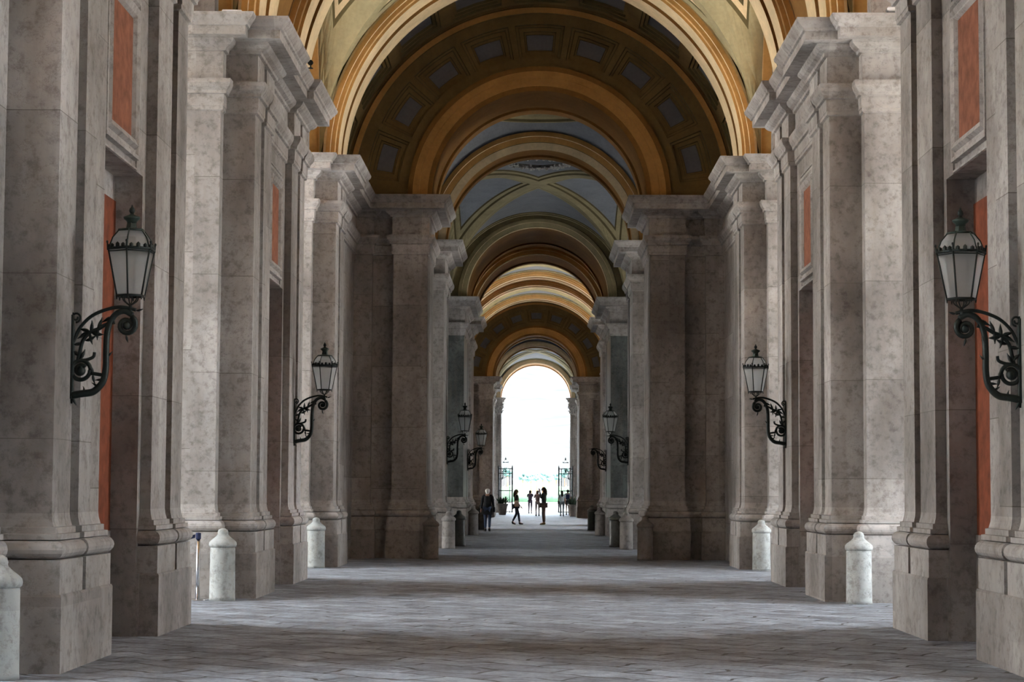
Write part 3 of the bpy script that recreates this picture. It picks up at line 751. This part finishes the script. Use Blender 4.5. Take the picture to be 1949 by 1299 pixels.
    f = MB(); f.lathe([(0.0, 1.595), (0.016, 1.60), (0.027, 1.618), (0.022, 1.640), (0.010, 1.652), (0.006, 1.668), (0.0, 1.675)], (A0, 0, 0), 12)
    f.build('finial', IRON, t)
    return t
LP = [(-1, 17.45, 4.05, 'big black lantern on scrolled bracket, nearest on the left pier', math.radians(30)),
      (1, 17.45, 4.05, 'big black lantern with crested rim, nearest on the right pier', 0.0),
      (-1, 33.72, 4.05, 'black lantern on the second left pier, past the first side opening', math.radians(12)),
      (1, 33.72, 4.05, 'black lantern on the second right pier, past the first side opening', math.radians(8)),
      (-1, 56.42, 2.5, 'pale-glassed lantern left of the crossing, on the narrow pier', math.radians(30)),
      (1, 56.42, 2.5, 'pale-glassed lantern right of the crossing, on the narrow pier', math.radians(0)),
      (-1, 73.95, 2.5, 'small pale-glassed lantern lower left beyond the crossing', math.radians(0)),
      (-1, 145.9, 2.62, 'tiny lantern against the daylight above the left gate', 0.0),
      (1, 145.9, 2.62, 'tiny lantern against the daylight above the right gate', 0.0)]
for s, y, u, lb, tw in LP:
    o = make_lantern(lb, tw); o.location = (s*(u+0.002), y, 2.27); o.rotation_euler = (0, 0, PI if s > 0 else 0)
# on the far right of the crossing only the bracket is left
o = make_lantern('scrolled iron bracket without lantern, right beyond the crossing', 0.0)
for ch in list(o.children):
    if not ch.name.startswith('bracket'): bpy.data.objects.remove(ch)
o.name = 'iron_bracket'; o['category'] = 'bracket'; del o['group']
o.location = (2.502, 73.95, 2.27); o.rotation_euler = (0, 0, PI)

# ------------------------------------------------------------------ bollards
def bollard(x, y, label, mat=None, r=0.175, h=0.72, group='stone bollards with domed caps'):
    t = empty('stone_bollard', (x, y, 0), 0, label, 'bollard', group); mat = mat or STONE_BOL
    m = MB(); m.lathe([(r*1.02, 0), (r*1.0, 0.05), (r*0.98, h*0.6), (r*0.97, h-0.02), (r*0.95, h)], seg=32); m.build('drum', mat, t)
    c = MB(); c.lathe([(r*0.95, h), (r*1.05, h+0.015), (r*1.08, h+0.04), (r*1.05, h+0.07), (r*0.92, h+0.095), (r*0.62, h+0.135), (r*0.44, h+0.165), (r*0.40, h+0.185), (r*0.42, h+0.20), (r*0.36, h+0.235), (r*0.18, h+0.255), (0.001, h+0.26)], seg=32)
    c.build('cap', mat, t)
    return t
for s in (-1, 1):
    sd_ = SIDES[s]
    bollard(s*4.32, 16.26, 'pale stone bollard at the very front %s edge of the picture' % sd_)
    bollard(s*4.33, 28.04, 'pale round bollard in the first side opening, %s' % sd_)
    bollard(s*4.31, 39.84, 'white bollard before the pier in front of the coffered arch, %s' % sd_)
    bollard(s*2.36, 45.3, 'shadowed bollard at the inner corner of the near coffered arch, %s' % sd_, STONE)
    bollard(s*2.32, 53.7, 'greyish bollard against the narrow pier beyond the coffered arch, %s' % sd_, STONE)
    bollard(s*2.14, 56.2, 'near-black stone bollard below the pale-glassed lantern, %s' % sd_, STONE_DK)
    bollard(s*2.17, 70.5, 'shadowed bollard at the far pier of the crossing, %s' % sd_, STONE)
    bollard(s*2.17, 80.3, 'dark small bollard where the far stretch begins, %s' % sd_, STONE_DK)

# ------------------------------------------------------------------ belt barrier at the left side opening
def post(x, y, label):
    t = empty('barrier_post', (x, y, 0), 0, label, 'barrier post', 'steel belt barrier posts')
    m = MB(); m.lathe([(0.15, 0), (0.16, 0.004), (0.16, 0.012), (0.12, 0.02), (0.03, 0.03)], seg=32); m.build('base', STEEL, t)
    m = MB(); m.lathe([(0.027, 0.025), (0.027, 0.84)], seg=20); m.build('pole', STEEL, t)
    m = MB(); m.lathe([(0.034, 0.83), (0.036, 0.84), (0.036, 0.905), (0.033, 0.915), (0.001, 0.92)], seg=20); m.build('belt_head', NAVY, t)
    return t
post(-4.66, 28.0, 'slim polished steel barrier post beside the left bollard')
post(-6.4, 27.35, 'outer steel barrier post, mostly hidden behind the left pier')
m = MB()
A, B = Vector((-4.70, 27.985, 0.87)), Vector((-6.365, 27.365, 0.87)); n_ = 12; rows = []
for i in range(n_+1):
    p = A.lerp(B, i/n_); p.z -= 0.14*math.sin(PI*i/n_); rows.append([(p.x, p.y-0.001, p.z-0.024), (p.x, p.y-0.001, p.z+0.024), (p.x, p.y+0.001, p.z+0.024), (p.x, p.y+0.001, p.z-0.024)])
m.grid(rows, 0, True, False, True, True); tag(m.build('barrier_belt', NAVY), 'dark blue webbing belt strung from the steel barrier post', 'belt')

# ------------------------------------------------------------------ lights on the cornices
def floodlight(x, y, rz, label):
    t = empty('floodlight', (x, y, ZS+0.002), rz, label, 'floodlight', 'white floodlights lying on the cornices')
    m = MB(); rows = []
    for k, z in ((0.8, 0.03), (1.0, 0.045), (1.0, 0.075), (0.9, 0.09)): rows.append([(-0.14*k, -0.09*k, z), (0.14*k, -0.09*k, z), (0.14*k, 0.09*k, z), (-0.14*k, 0.09*k, z)])
    m.grid(rows, 0, True, False, True, True); m.build('housing', WHITEMT, t)
    m = MB(); m.box(-0.155, -0.142, -0.02, 0.02, 0, 0.075); m.box(0.142, 0.155, -0.02, 0.02, 0, 0.075); m.box(-0.155, 0.155, -0.02, 0.02, 0, 0.012); m.build('yoke', GREYMT, t)
floodlight(-4.34, 28.22, 0.1, 'flat white floodlight on the cornice of the left pier')
floodlight(4.90, 27.95, -0.1, 'flat white floodlight on the cornice of the right pier')
def spot(x, y, label):
    t = empty('spotlight', (x, y, ZS+0.002), 0, label, 'spotlight', 'small black spotlights on the cornices')
    m = MB(); m.tube([(0, -0.05, 0.085), (0, 0.07, 0.105)], [0.045, 0.035], 12); m.build('lamp_head', IRON, t)
    m = MB(); m.tube([(0, 0, 0), (0, 0, 0.06)], 0.012, 8); m.lathe([(0.04, 0), (0.04, 0.012), (0.012, 0.014)], seg=12); m.build('foot', IRON, t)
spot(-3.62, 31.7, 'tiny black spotlight on the left cornice between the paired piers')
spot(3.72, 31.7, 'tiny black spotlight on the right cornice between the paired piers')
spot(-3.74, 41.0, 'tiny black spotlight on the left cornice below the big arch')
spot(3.74, 41.0, 'tiny black spotlight on the right cornice below the big arch')

# ------------------------------------------------------------------ stucco garland on the crossing vault
t = empty('stucco_garland', (0, 58.05, ZS+2.80), 0, 'pale stucco flower garland ring on the crossing vault', 'garland')
m = MB(); R_ = 0.86
m.tube([(R_*math.cos(a), R_*math.sin(a), 0) for a in (2*PI*i/48 for i in range(49))], 0.06, 8); m.build('wreath_rod', STONE_TRIM, t)
for f_ in range(28):
    m = MB(); a0 = 2*PI*f_/28; ca, sa = math.cos(a0), math.sin(a0); m.ell((R_*ca, R_*sa, -0.03), (0.055, 0.055, 0.05), 8)
    for k in range(8):
        b = 2*PI*k/8+random.random(); q_ = random.uniform(0.05, 0.085)
        m.ell((R_*ca+q_*math.cos(b), R_*sa+q_*math.sin(b), -0.03+random.uniform(-0.05, 0.05)), (random.uniform(0.03, 0.05), random.uniform(0.02, 0.045), random.uniform(0.02, 0.045)), 6)
    m.build('flower', WHITEPL, t)

# ------------------------------------------------------------------ exit columns and gates
for s in (-1, 1):
    sd_ = SIDES[s]
    t = empty('stone_column', (s*2.60, 144.62, 0), 0, 'slender far column with carved leafy capital beside the exit, %s' % sd_, 'column', 'columns at the exit')
    m = MB(); m.box(-0.3, 0.3, -0.3, 0.3, 0, 0.95); m.build('pedestal', STONE_BASE, t)
    m = MB(); m.lathe([(0.29, 0.95), (0.30, 1.0), (0.27, 1.05), (0.24, 1.08), (0.27, 1.12), (0.22, 1.18)], seg=24); m.build('base_moulding', STONE_TRIM, t)
    m = MB(); m.lathe([(0.21, 1.18), (0.21, 3.0), (0.2, 5.0), (0.18, 6.9)], seg=24); m.build('shaft', STONE, t)
    m = MB(); m.lathe([(0.18, 6.9), (0.21, 6.93), (0.18, 6.96), (0.19, 7.2), (0.24, 7.45), (0.30, 7.58)], seg=20); m.box(-0.34, 0.34, -0.34, 0.34, 7.58, 7.68)
    for lvl, n_, rr, zz in ((0, 8, 0.22, 7.0), (1, 8, 0.26, 7.22)):
        for k in range(n_):
            a = 2*PI*(k+0.5*lvl)/n_
            m.tube([(0.19*math.cos(a), 0.19*math.sin(a), zz), (rr*math.cos(a), rr*math.sin(a), zz+0.16), ((rr+0.08)*math.cos(a), (rr+0.08)*math.sin(a), zz+0.20), ((rr+0.10)*math.cos(a), (rr+0.10)*math.sin(a), zz+0.13)], [0.05, 0.045, 0.035, 0.015], 6)
    for k in range(4):
        a = PI/4+PI/2*k; m.lathe([(0.001, 7.42), (0.07, 7.45), (0.08, 7.5), (0.06, 7.56), (0.001, 7.58)], (0.36*math.cos(a), 0.36*math.sin(a), 0), 10)
    m.build('capital', STONE_TRIM, t)
    m = MB(); m.box(-0.26, 0.26, -0.26, 0.26, 7.68, 8.0); m.box(-0.36, 0.36, -0.36, 0.36, 8.0, 8.1); m.build('entablature_block', STONE_TRIM, t)
    # gate leaf
    t = empty('iron_gate', (s*2.62, 143.2, 0), 0, 'open wrought iron gate leaf at the exit, %s' % sd_, 'gate', 'iron gate leaves')
    W_ = 1.0
    m = MB(); X = lambda d: -s*d
    m.tube([(X(0.05), 0, 0.03), (X(0.05), 0, 3.2)], 0.05, 8); m.tube([(X(W_), 0, 0.03), (X(W_), 0, 3.2)], 0.05, 8); m.tube([(X(W_-0.18), 0, 0.03), (X(W_-0.18), 0, 3.1)], 0.03, 8)
    for z in (0.08, 0.75, 1.55, 2.75, 3.08): m.tube([(X(0.03), 0, z), (X(W_), 0, z)], 0.032, 8)
    for d in (0.03, W_): m.ell((X(d), 0, 3.25), (0.035, 0.035, 0.06), 8)
    m.build('frame', IRON, t)
    for k in range(6):
        q = MB(); d = 0.03+(W_-0.18-0.03)*(k+1)/7; q.tube([(X(d), 0, 0.08), (X(d), 0, 3.05)], 0.016, 6); q.tube([(X(d), 0, 3.05), (X(d), 0, 3.22)], [0.02, 0.002], 6); q.build('bar', IRON, t)
    q = MB(); q.tube([(X(0.05+0.8*k/10), 0, 2.35+0.38*(k/10)**2) for k in range(11)], 0.014, 6); q.tube([(p[0]*1.0, 0, p[2]) for p in spiral(X(0.45), 2.9, 0.1, 0.03, 0, 1.5, 16)], 0.01, 6); q.build('scroll', IRON, t)

# planters beside the gates
LEAF = plain('dark_plant_leaves', (0.03, 0.06, 0.03), 0.6, 0, 0.4, 30)
for s, x, y in ((-1, -2.12, 131.5), (1, 2.3, 125.6)):
    t = empty('planter', (x, y, 0), 0, 'round stone planter with a bushy plant near the exit, %s' % SIDES[s], 'planter', 'planters near the exit')
    m = MB(); m.lathe([(0.2, 0), (0.24, 0.05), (0.33, 0.55), (0.35, 0.62), (0.38, 0.66), (0.38, 0.72), (0.34, 0.72), (0.32, 0.66)], seg=24); m.build('pot', STONE_BASE, t)
    m = MB()
    for i in range(70):
        a = random.uniform(0, 2*PI); ln = random.uniform(0.25, 0.6); tl = random.uniform(0.1, 0.9); r0 = random.uniform(0, 0.2)
        p0 = Vector((r0*math.cos(a), r0*math.sin(a), 0.66)); d = Vector((math.cos(a)*tl, math.sin(a)*tl, 1)).normalized()
        m.tube([p0, p0+d*ln*0.6, p0+d*ln+Vector((0, 0, -0.08*tl))], [0.012, 0.03, 0.004], 5)
    m.build('foliage', LEAF, t)

# ------------------------------------------------------------------ people
DG = None
def skinned(name, nodes, edges, mat, parent, extra=None, sub=2):
    """nodes: name -> (pos, radius). grows one continuous surface and stores it as a plain mesh"""
    keys = list(nodes); idx = {k: i for i, k in enumerate(keys)}
    me = bpy.data.meshes.new(name+'_cage'); me.from_pydata([nodes[k][0] for k in keys], [(idx[a], idx[b]) for a, b in edges], [])
    ob = bpy.data.objects.new(name, me); C.objects.link(ob)
    md = ob.modifiers.new('skin', 'SKIN'); md.use_smooth_shade = True
    if not me.skin_vertices: bpy.context.view_layer.update()
    for i, k in enumerate(keys):
        r = nodes[k][1]; r = r if isinstance(r, tuple) else (r, r)
        me.skin_vertices[0].data[i].radius = r
    me.skin_vertices[0].data[0].use_root = True
    sb = ob.modifiers.new('sub', 'SUBSURF'); sb.levels = sub; sb.render_levels = sub
    dg = bpy.context.evaluated_depsgraph_get(); ev = ob.evaluated_get(dg)
    nm = bpy.data.meshes.new_from_object(ev); nm.name = name
    ob.modifiers.clear(); ob.data = nm; bpy.data.meshes.remove(me)
    nm.materials.clear(); nm.materials.append(mat)
    if extra:
        import bmesh
        bm = bmesh.new(); bm.from_mesh(nm)
        tmp = bpy.data.meshes.new('tmp'); tmp.from_pydata(extra.v, [], extra.f)
        bm.from_mesh(tmp); bm.to_mesh(nm); bm.free(); bpy.data.meshes.remove(tmp)
    for p in nm.polygons: p.use_smooth = True
    ob.parent = parent
    return ob
def person(x, y, face, H, label, pose, cols, hair='short', legs='trousers', bag=None, coat=False):
    """built facing local +y; face = heading in degrees, 0 looks down the gallery"""
    t = empty('person', (x, y, 0), math.radians(face), label, 'person')
    skin = plain('skin', (0.45, 0.27, 0.2), 0.6)
    J = dict(pelvis=(0, 0, .53), waist=(0, 0, .61), chest=(0, 0.0, .725), neckb=(0, -.004, .815), neck=(0, .004, .855), headc=(0, .01, .91), headt=(0, .008, .955),
             hipL=(-.052, 0, .515), kneeL=(-.055, .008, .285), ankL=(-.055, -.01, .05), toeL=(-.06, .075, .018), hipR=(.052, 0, .515), kneeR=(.055, .008, .285), ankR=(.055, -.01, .05), toeR=(.06, .075, .018),
             shL=(-.105, 0, .80), elL=(-.13, -.005, .635), wrL=(-.135, .03, .49), shR=(.105, 0, .80), elR=(.13, -.005, .635), wrR=(.135, .03, .49))
    J.update(pose)
    V = {k: Vector(v)*H for k, v in J.items()}
    R = dict(pelvis=(.085, .062), waist=(.07, .05), chest=(.085, .058), neckb=(.045, .04), neck=.03, headc=(.046, .056), headt=(.034, .042), hipL=.05, kneeL=.031, ankL=.02, toeL=(.02, .014), hipR=.05, kneeR=.031, ankR=.02, toeR=(.02, .014),
             shL=.033, elL=.023, wrL=.016, shR=.033, elR=.023, wrR=.016)
    E_ = [('pelvis', 'waist'), ('waist', 'chest'), ('chest', 'neckb'), ('neckb', 'neck'), ('neck', 'headc'), ('headc', 'headt'), ('pelvis', 'hipL'), ('hipL', 'kneeL'), ('kneeL', 'ankL'), ('ankL', 'toeL'),
          ('pelvis', 'hipR'), ('hipR', 'kneeR'), ('kneeR', 'ankR'), ('ankR', 'toeR'), ('neckb', 'shL'), ('shL', 'elL'), ('elL', 'wrL'), ('neckb', 'shR'), ('shR', 'elR'), ('elR', 'wrR')]
    def rr(k, f=1.0, add=0.0):
        r = R[k]; r = r if isinstance(r, tuple) else (r, r); return (r[0]*H*f+add, r[1]*H*f+add)
    ex = MB()
    hc = V['headc']
    ex.ell(hc+Vector((0, .052*H, -.002*H)), (.009*H, .014*H, .014*H), 8)            # nose
    for sx in (-1, 1):
        ex.ell(hc+Vector((sx*.018*H, .046*H, .012*H)), (.008*H, .006*H, .005*H), 6)   # eyes
        ex.ell(hc+Vector((sx*.047*H, -.002*H, 0)), (.006*H, .012*H, .018*H), 8)       # ears
    ex.ell(hc+Vector((0, .046*H, -.028*H)), (.014*H, .006*H, .004*H), 6)              # mouth
    for sd2 in ('L', 'R'):                                                             # hands: palm, four fingers, thumb
        w_ = V['wr'+sd2]; d = (w_-V['el'+sd2]).normalized(); sdv = d.cross(Vector((1, 0, 0)))
        sdv = sdv.normalized() if sdv.length > 0.2 else Vector((0, 1, 0)); nrm = d.cross(sdv).normalized()
        ex.tube([w_-d*.005*H, w_+d*.025*H, w_+d*.048*H], [.013*H, .021*H, .018*H], 8)
        for fi, fl in enumerate((.042, .05, .046, .036)):
            b0 = w_+d*.045*H+sdv*(.012-.008*fi)*H*1.0
            ex.tube([b0, b0+d*fl*.55*H+nrm*.006*H, b0+d*fl*H*.95+nrm*.02*H], [.0055*H, .005*H, .0035*H], 5)
        b0 = w_+d*.018*H+sdv*.017*H
        ex.tube([b0, b0+d*.02*H+sdv*.014*H, b0+d*.038*H+sdv*.018*H+nrm*.008*H], [.0065*H, .006*H, .004*H], 5)
    skinned('body', {k: (V[k], rr(k)) for k in V}, E_, skin, t, ex)
    top, low, shoe, hr = [plain(n, c, 0.85) for n, c in (('top_fabric', cols[0]), ('leg_fabric', cols[1]), ('shoe_leather', cols[2]), ('hair', cols[3]))]
    # upper garment
    tk = ['chest', 'waist', 'pelvis', 'neckb', 'shL', 'elL', 'shR', 'elR', 'wrL', 'wrR']
    nd = {k: (V[k], rr(k, 1.14, .008)) for k in tk}
    for sd2 in 'LR':
        if pose.get('_') == 'short' or cols[4:] == ['short'] or (len(cols) > 4 and cols[4] == 'short'): nd['wr'+sd2] = (V['el'+sd2], (.02*H, .02*H))
        else: nd['wr'+sd2] = (V['wr'+sd2].lerp(V['el'+sd2], .06), (.021*H, .021*H))
    te = [('chest', 'waist'), ('waist', 'pelvis'), ('chest', 'neckb'), ('neckb', 'shL'), ('shL', 'elL'), ('neckb', 'shR'), ('shR', 'elR'), ('elL', 'wrL'), ('elR', 'wrR')]
    if len(cols) > 4 and cols[4] == 'short':
        te = te[:-2]; nd.pop('wrL'); nd.pop('wrR'); nd['elL'] = (V['shL'].lerp(V['elL'], .65), (.036*H, .036*H)); nd['elR'] = (V['shR'].lerp(V['elR'], .65), (.036*H, .036*H))
    if coat:
        nd['waist'] = (V['waist'], (.09*H, .068*H))
        sk = MB(); sk.grid([[(rx*H*math.cos(a), ry*H*math.sin(a)+V['pelvis'].y, z*H) for a in (2*PI*i/24 for i in range(24))]
                            for rx, ry, z in ((.085, .062, .63), (.098, .074, .58), (.108, .084, .52), (.116, .094, .44), (.122, .10, .38), (.116, .094, .38), (.10, .08, .5))], 0, True, True)
        sk.build('coat_skirt', top, t)
    skinned('coat' if coat else 'shirt', nd, te, top, t)
    # legs
    f = 1.16
    if legs == 'shorts':
        nd = {'pelvis': (V['pelvis'], rr('pelvis', 1.12, .01))}
        for q_ in 'LR':
            nd['hip'+q_] = (V['hip'+q_], rr('hip'+q_, 1.15, .01)); nd['k'+q_] = (V['hip'+q_].lerp(V['knee'+q_], .6), (.05*H, .05*H))
        le = [('pelvis', 'hipL'), ('hipL', 'kL'), ('pelvis', 'hipR'), ('hipR', 'kR')]
    else:
        nd = {'pelvis': (V['pelvis'], rr('pelvis', 1.08, .004))}
        for q_ in 'LR':
            nd['hip'+q_] = (V['hip'+q_], rr('hip'+q_, f, .004)); nd['knee'+q_] = (V['knee'+q_], rr('knee'+q_, f, .006)); nd['ank'+q_] = (V['ank'+q_]+Vector((0, 0, .012*H)), (.028*H, .028*H))
        le = [('pelvis', 'hipL'), ('hipL', 'kneeL'), ('kneeL', 'ankL'), ('pelvis', 'hipR'), ('hipR', 'kneeR'), ('kneeR', 'ankR')]
    skinned('shorts' if legs == 'shorts' else 'trousers', nd, le, low, t)
    for q_ in 'LR':
        a, b = V['ank'+q_], V['toe'+q_]; m = MB(); d = b-a
        hl = a+Vector((0, 0, -.03*H))-Vector((d.x, d.y, 0)).normalized()*.02*H
        m.tube([a+Vector((0, 0, .012*H)), a+Vector((0, 0, -.012*H)), hl.lerp(b, .25)+Vector((0, 0, 0)), b+d.normalized()*.015*H], [.026*H, .028*H, .027*H, .014*H], 10)
        m.build('shoe', shoe, t)
    # hair
    m = MB()
    m.ell(hc+Vector((0, -.012*H, .022*H)), (.056*H, .06*H, .055*H), 14)
    m.ell(hc+Vector((0, -.03*H, -.004*H)), (.05*H, .04*H, .05*H), 12)
    if hair == 'long':
        m.tube([hc+Vector((0, -.03*H, .02*H)), hc+Vector((0, -.045*H, -.05*H)), hc+Vector((0, -.055*H, -.12*H)), hc+Vector((0, -.05*H, -.19*H))], [.052*H, .056*H, .048*H, .012*H], 12)
    elif hair == 'tail':
        m.tube([hc+Vector((0, -.05*H, .03*H)), hc+Vector((0, -.085*H, -.01*H)), hc+Vector((0, -.08*H, -.09*H))], [.02*H, .022*H, .005*H], 10)
    m.build('hair', hr, t)
    if bag:
        kind, col, px, py, pz, sx, sy, sz, lab = bag
        bm_ = plain('bag_cloth', col, 0.7)
        b_ = empty(kind, (x, y, 0), math.radians(face), lab, 'bag')
        m = MB(); c0 = Vector((px, py, pz))*H
        rows = []
        for k, z in ((.82, -1), (1, -.8), (1, .5), (.85, .9), (.5, 1)):
            rows.append([c0+Vector((sx*k*math.cos(a)*H/ (max(abs(math.cos(a)), abs(math.sin(a)))**.6), sy*k*math.sin(a)*H/(max(abs(math.cos(a)), abs(math.sin(a)))**.6), sz*z*H)) for a in (2*PI*i/16 for i in range(16))])
        m.grid(rows, 0, True, True, True, True); m.build('body', bm_, b_)
        m = MB()
        if kind == 'backpack':
            for q_ in (-1, 1): m.tube([c0+Vector((q_*.045*H, sy*H, .09*H)), Vector((q_*.06*H, .0, .845*H)), Vector((q_*.07*H, .075*H, .78*H)), Vector((q_*.085*H, .05*H, .68*H)), c0+Vector((q_*.06*H, sy*H, -.07*H))], .009*H, 6)
        else:
            sh = Vector(J['shL' if px < 0 else 'shR'])*H
            m.tube([c0+Vector((0, -sy*H, sz*H)), sh+Vector((0, -.04*H, .01*H)), sh+Vector((0, 0, .043*H)), sh+Vector((0, .04*H, .01*H)), c0+Vector((0, sy*H, sz*H))], .006*H, 6)
        m.build('strap', bm_, b_)
    return t
walk = dict(kneeL=(-.05, .07, .29), ankL=(-.05, .10, .05), toeL=(-.052, .185, .022), kneeR=(.05, -.005, .285), ankR=(.05, -.11, .075), toeR=(.052, -.035, .018), wrL=(-.14, -.05, .5), wrR=(.14, .1, .51))
photo_ = dict(elL=(-.125, .06, .70), wrL=(-.05, .16, .84), elR=(.125, .06, .70), wrR=(.05, .16, .84))
one_up = dict(elL=(-.12, .05, .68), wrL=(-.04, .10, .86))
person(-1.84, 77.3, -4, 1.63, 'person with white hair in a long black coat walking away, left', dict(walk, kneeL=(-.05, .03, .285), ankL=(-.05, .03, .05), toeL=(-.055, .11, .02), ankR=(.05, -.06, .06), toeR=(.055, .02, .018)),
       [(0.008, 0.008, 0.010), (0.02, 0.035, 0.07), (0.01, 0.01, 0.01), (0.62, 0.60, 0.57)], 'short', coat=True, bag=('shoulder_bag', (0.012, 0.012, 0.015), .15, .0, .50, .028, .05, .06, 'black bag at the hip of the person in the black coat'))
person(-0.90, 93.5, -82, 1.62, 'person with long brown hair striding right, tan bag on the shoulder', walk, [(0.05, 0.05, 0.045), (0.03, 0.04, 0.06), (0.02, 0.02, 0.02), (0.06, 0.035, 0.02)], 'long',
       bag=('tote_bag', (0.62, 0.55, 0.45), .155, -.01, .58, .03, .07, .085, 'pale tan tote bag carried by the striding person'))
person(-0.36, 140.5, 0, 1.6, 'person in purple-grey seen from behind, arms raised in the exit light', photo_, [(0.11, 0.08, 0.12), (0.09, 0.07, 0.1), (0.03, 0.03, 0.03), (0.04, 0.03, 0.025), 'short'], 'short')
person(0.12, 125.8, 5, 1.58, 'person in dusky pink holding something up, between two others', photo_, [(0.22, 0.14, 0.14), (0.30, 0.24, 0.23), (0.03, 0.03, 0.03), (0.05, 0.03, 0.02)], 'tail')
person(0.35, 93.2, 78, 1.73, 'tall person with dark long hair and light brown trousers facing left, hand raised', one_up, [(0.05, 0.075, 0.07), (0.20, 0.15, 0.14), (0.40, 0.28, 0.12), (0.03, 0.02, 0.015)], 'long')
person(1.62, 126.5, 8, 1.58, 'person with dark hair in a pale top beside the right gate', dict(), [(0.42, 0.47, 0.48), (0.22, 0.27, 0.30), (0.1, 0.1, 0.1), (0.02, 0.015, 0.01), 'short'], 'long',
       bag=('shoulder_bag', (0.02, 0.02, 0.022), -.14, -.02, .52, .03, .06, .06, 'black shoulder bag of the person in the pale top'))
person(2.08, 132.3, -5, 1.66, 'person in white shirt and dark shorts at the far right', dict(), [(0.62, 0.62, 0.66), (0.02, 0.022, 0.03), (0.15, 0.13, 0.12), (0.03, 0.02, 0.015), 'short'], 'short', 'shorts',
       bag=('backpack', (0.02, 0.03, 0.09), 0, -.105, .70, .075, .04, .10, 'navy backpack on the person in the white shirt'))

# ------------------------------------------------------------------ park beyond the exit
GREEN = plain('pale_park_green', (0.05, 0.10, 0.06), 0.9, 0, 0.3, 0.5)
TEAL = plain('distant_tree_green', (0.05, 0.11, 0.10), 0.9, 0, 0.3, 0.3)
HILL = plain('hillside_green', (0.029, 0.0305, 0.0315), 0.95, 0, 0.22, 0.035, 0.0)
for s, x0, x1 in ((-1, -40, -0.9), (1, 1.3, 40)):
    m = MB(); n_ = 120; rows = []
    for i in range(n_+1):
        x = x0+(x1-x0)*i/n_; h = 2.0+0.5*random.random()
        rows.append([(x, 300, -0.1), (x, 299.8, h*0.9), (x, 300.6, h), (x, 301.8, h*0.95), (x, 302, -0.1)])
    m.grid(rows, 0, True, True, True, True)
    tag(m.build('clipped_hedge', GREEN), 'low clipped green hedge far outside, %s of the axis' % SIDES[s], 'hedge', 'hedges in the park')
def tree(x, y, h, label):
    t = empty('tree', (x, y, -0.06), 0, label, 'tree', 'far trees in the park')
    m = MB(); m.tube([(0, 0, 0), (0.1, 0, h*0.4), (0, 0, h*0.75)], [h*.03, h*.022, h*.012], 8); m.build('trunk', BROWN, t)
    m = MB()
    for k in range(16):
        a = random.uniform(0, 2*PI); rr_ = random.uniform(0, h*.13); m.ell((rr_*math.cos(a), rr_*math.sin(a), h*random.uniform(.68, .92)), (h*random.uniform(.05, .08),)*2+(h*random.uniform(.05, .08),), 8)
    m.build('crown', TEAL, t)
for i, (px, h) in enumerate(((-23, 7.2), (-14, 6.6), (-7, 6.8), (4, 7.0), (15, 7.4), (27, 6.6), (41, 7.6), (57, 8.4), (-52, 8.6), (-80, 9.0))):
    tree((px)*560/3900.0, 560+random.uniform(-8, 8), h, 'hazy far tree in the park row, seen through the exit arch')
for o in C.objects:
    if o.name.startswith('tree') and o.type == 'EMPTY': o['label'] = 'hazy far tree in the park row seen through the exit arch'
m = MB(); rows = []; nx, ny = 60, 16
for j in range(ny+1):
    y = 900+j*75; row = []
    for i in range(nx+1):
        x = -700+1400*i/nx; k = j/ny
        row.append((x, y, -1+150*(k**0.9)*math.exp(-((x-40)/420)**2)+9*math.sin(x*.021+j)*k+6*math.sin(x*.05-j*1.7)*k))
    rows.append(row)
m.grid(rows, 0, False, True); tag(m.build('hillside', HILL), 'wooded hillside washed out by the light beyond the exit', 'hill')
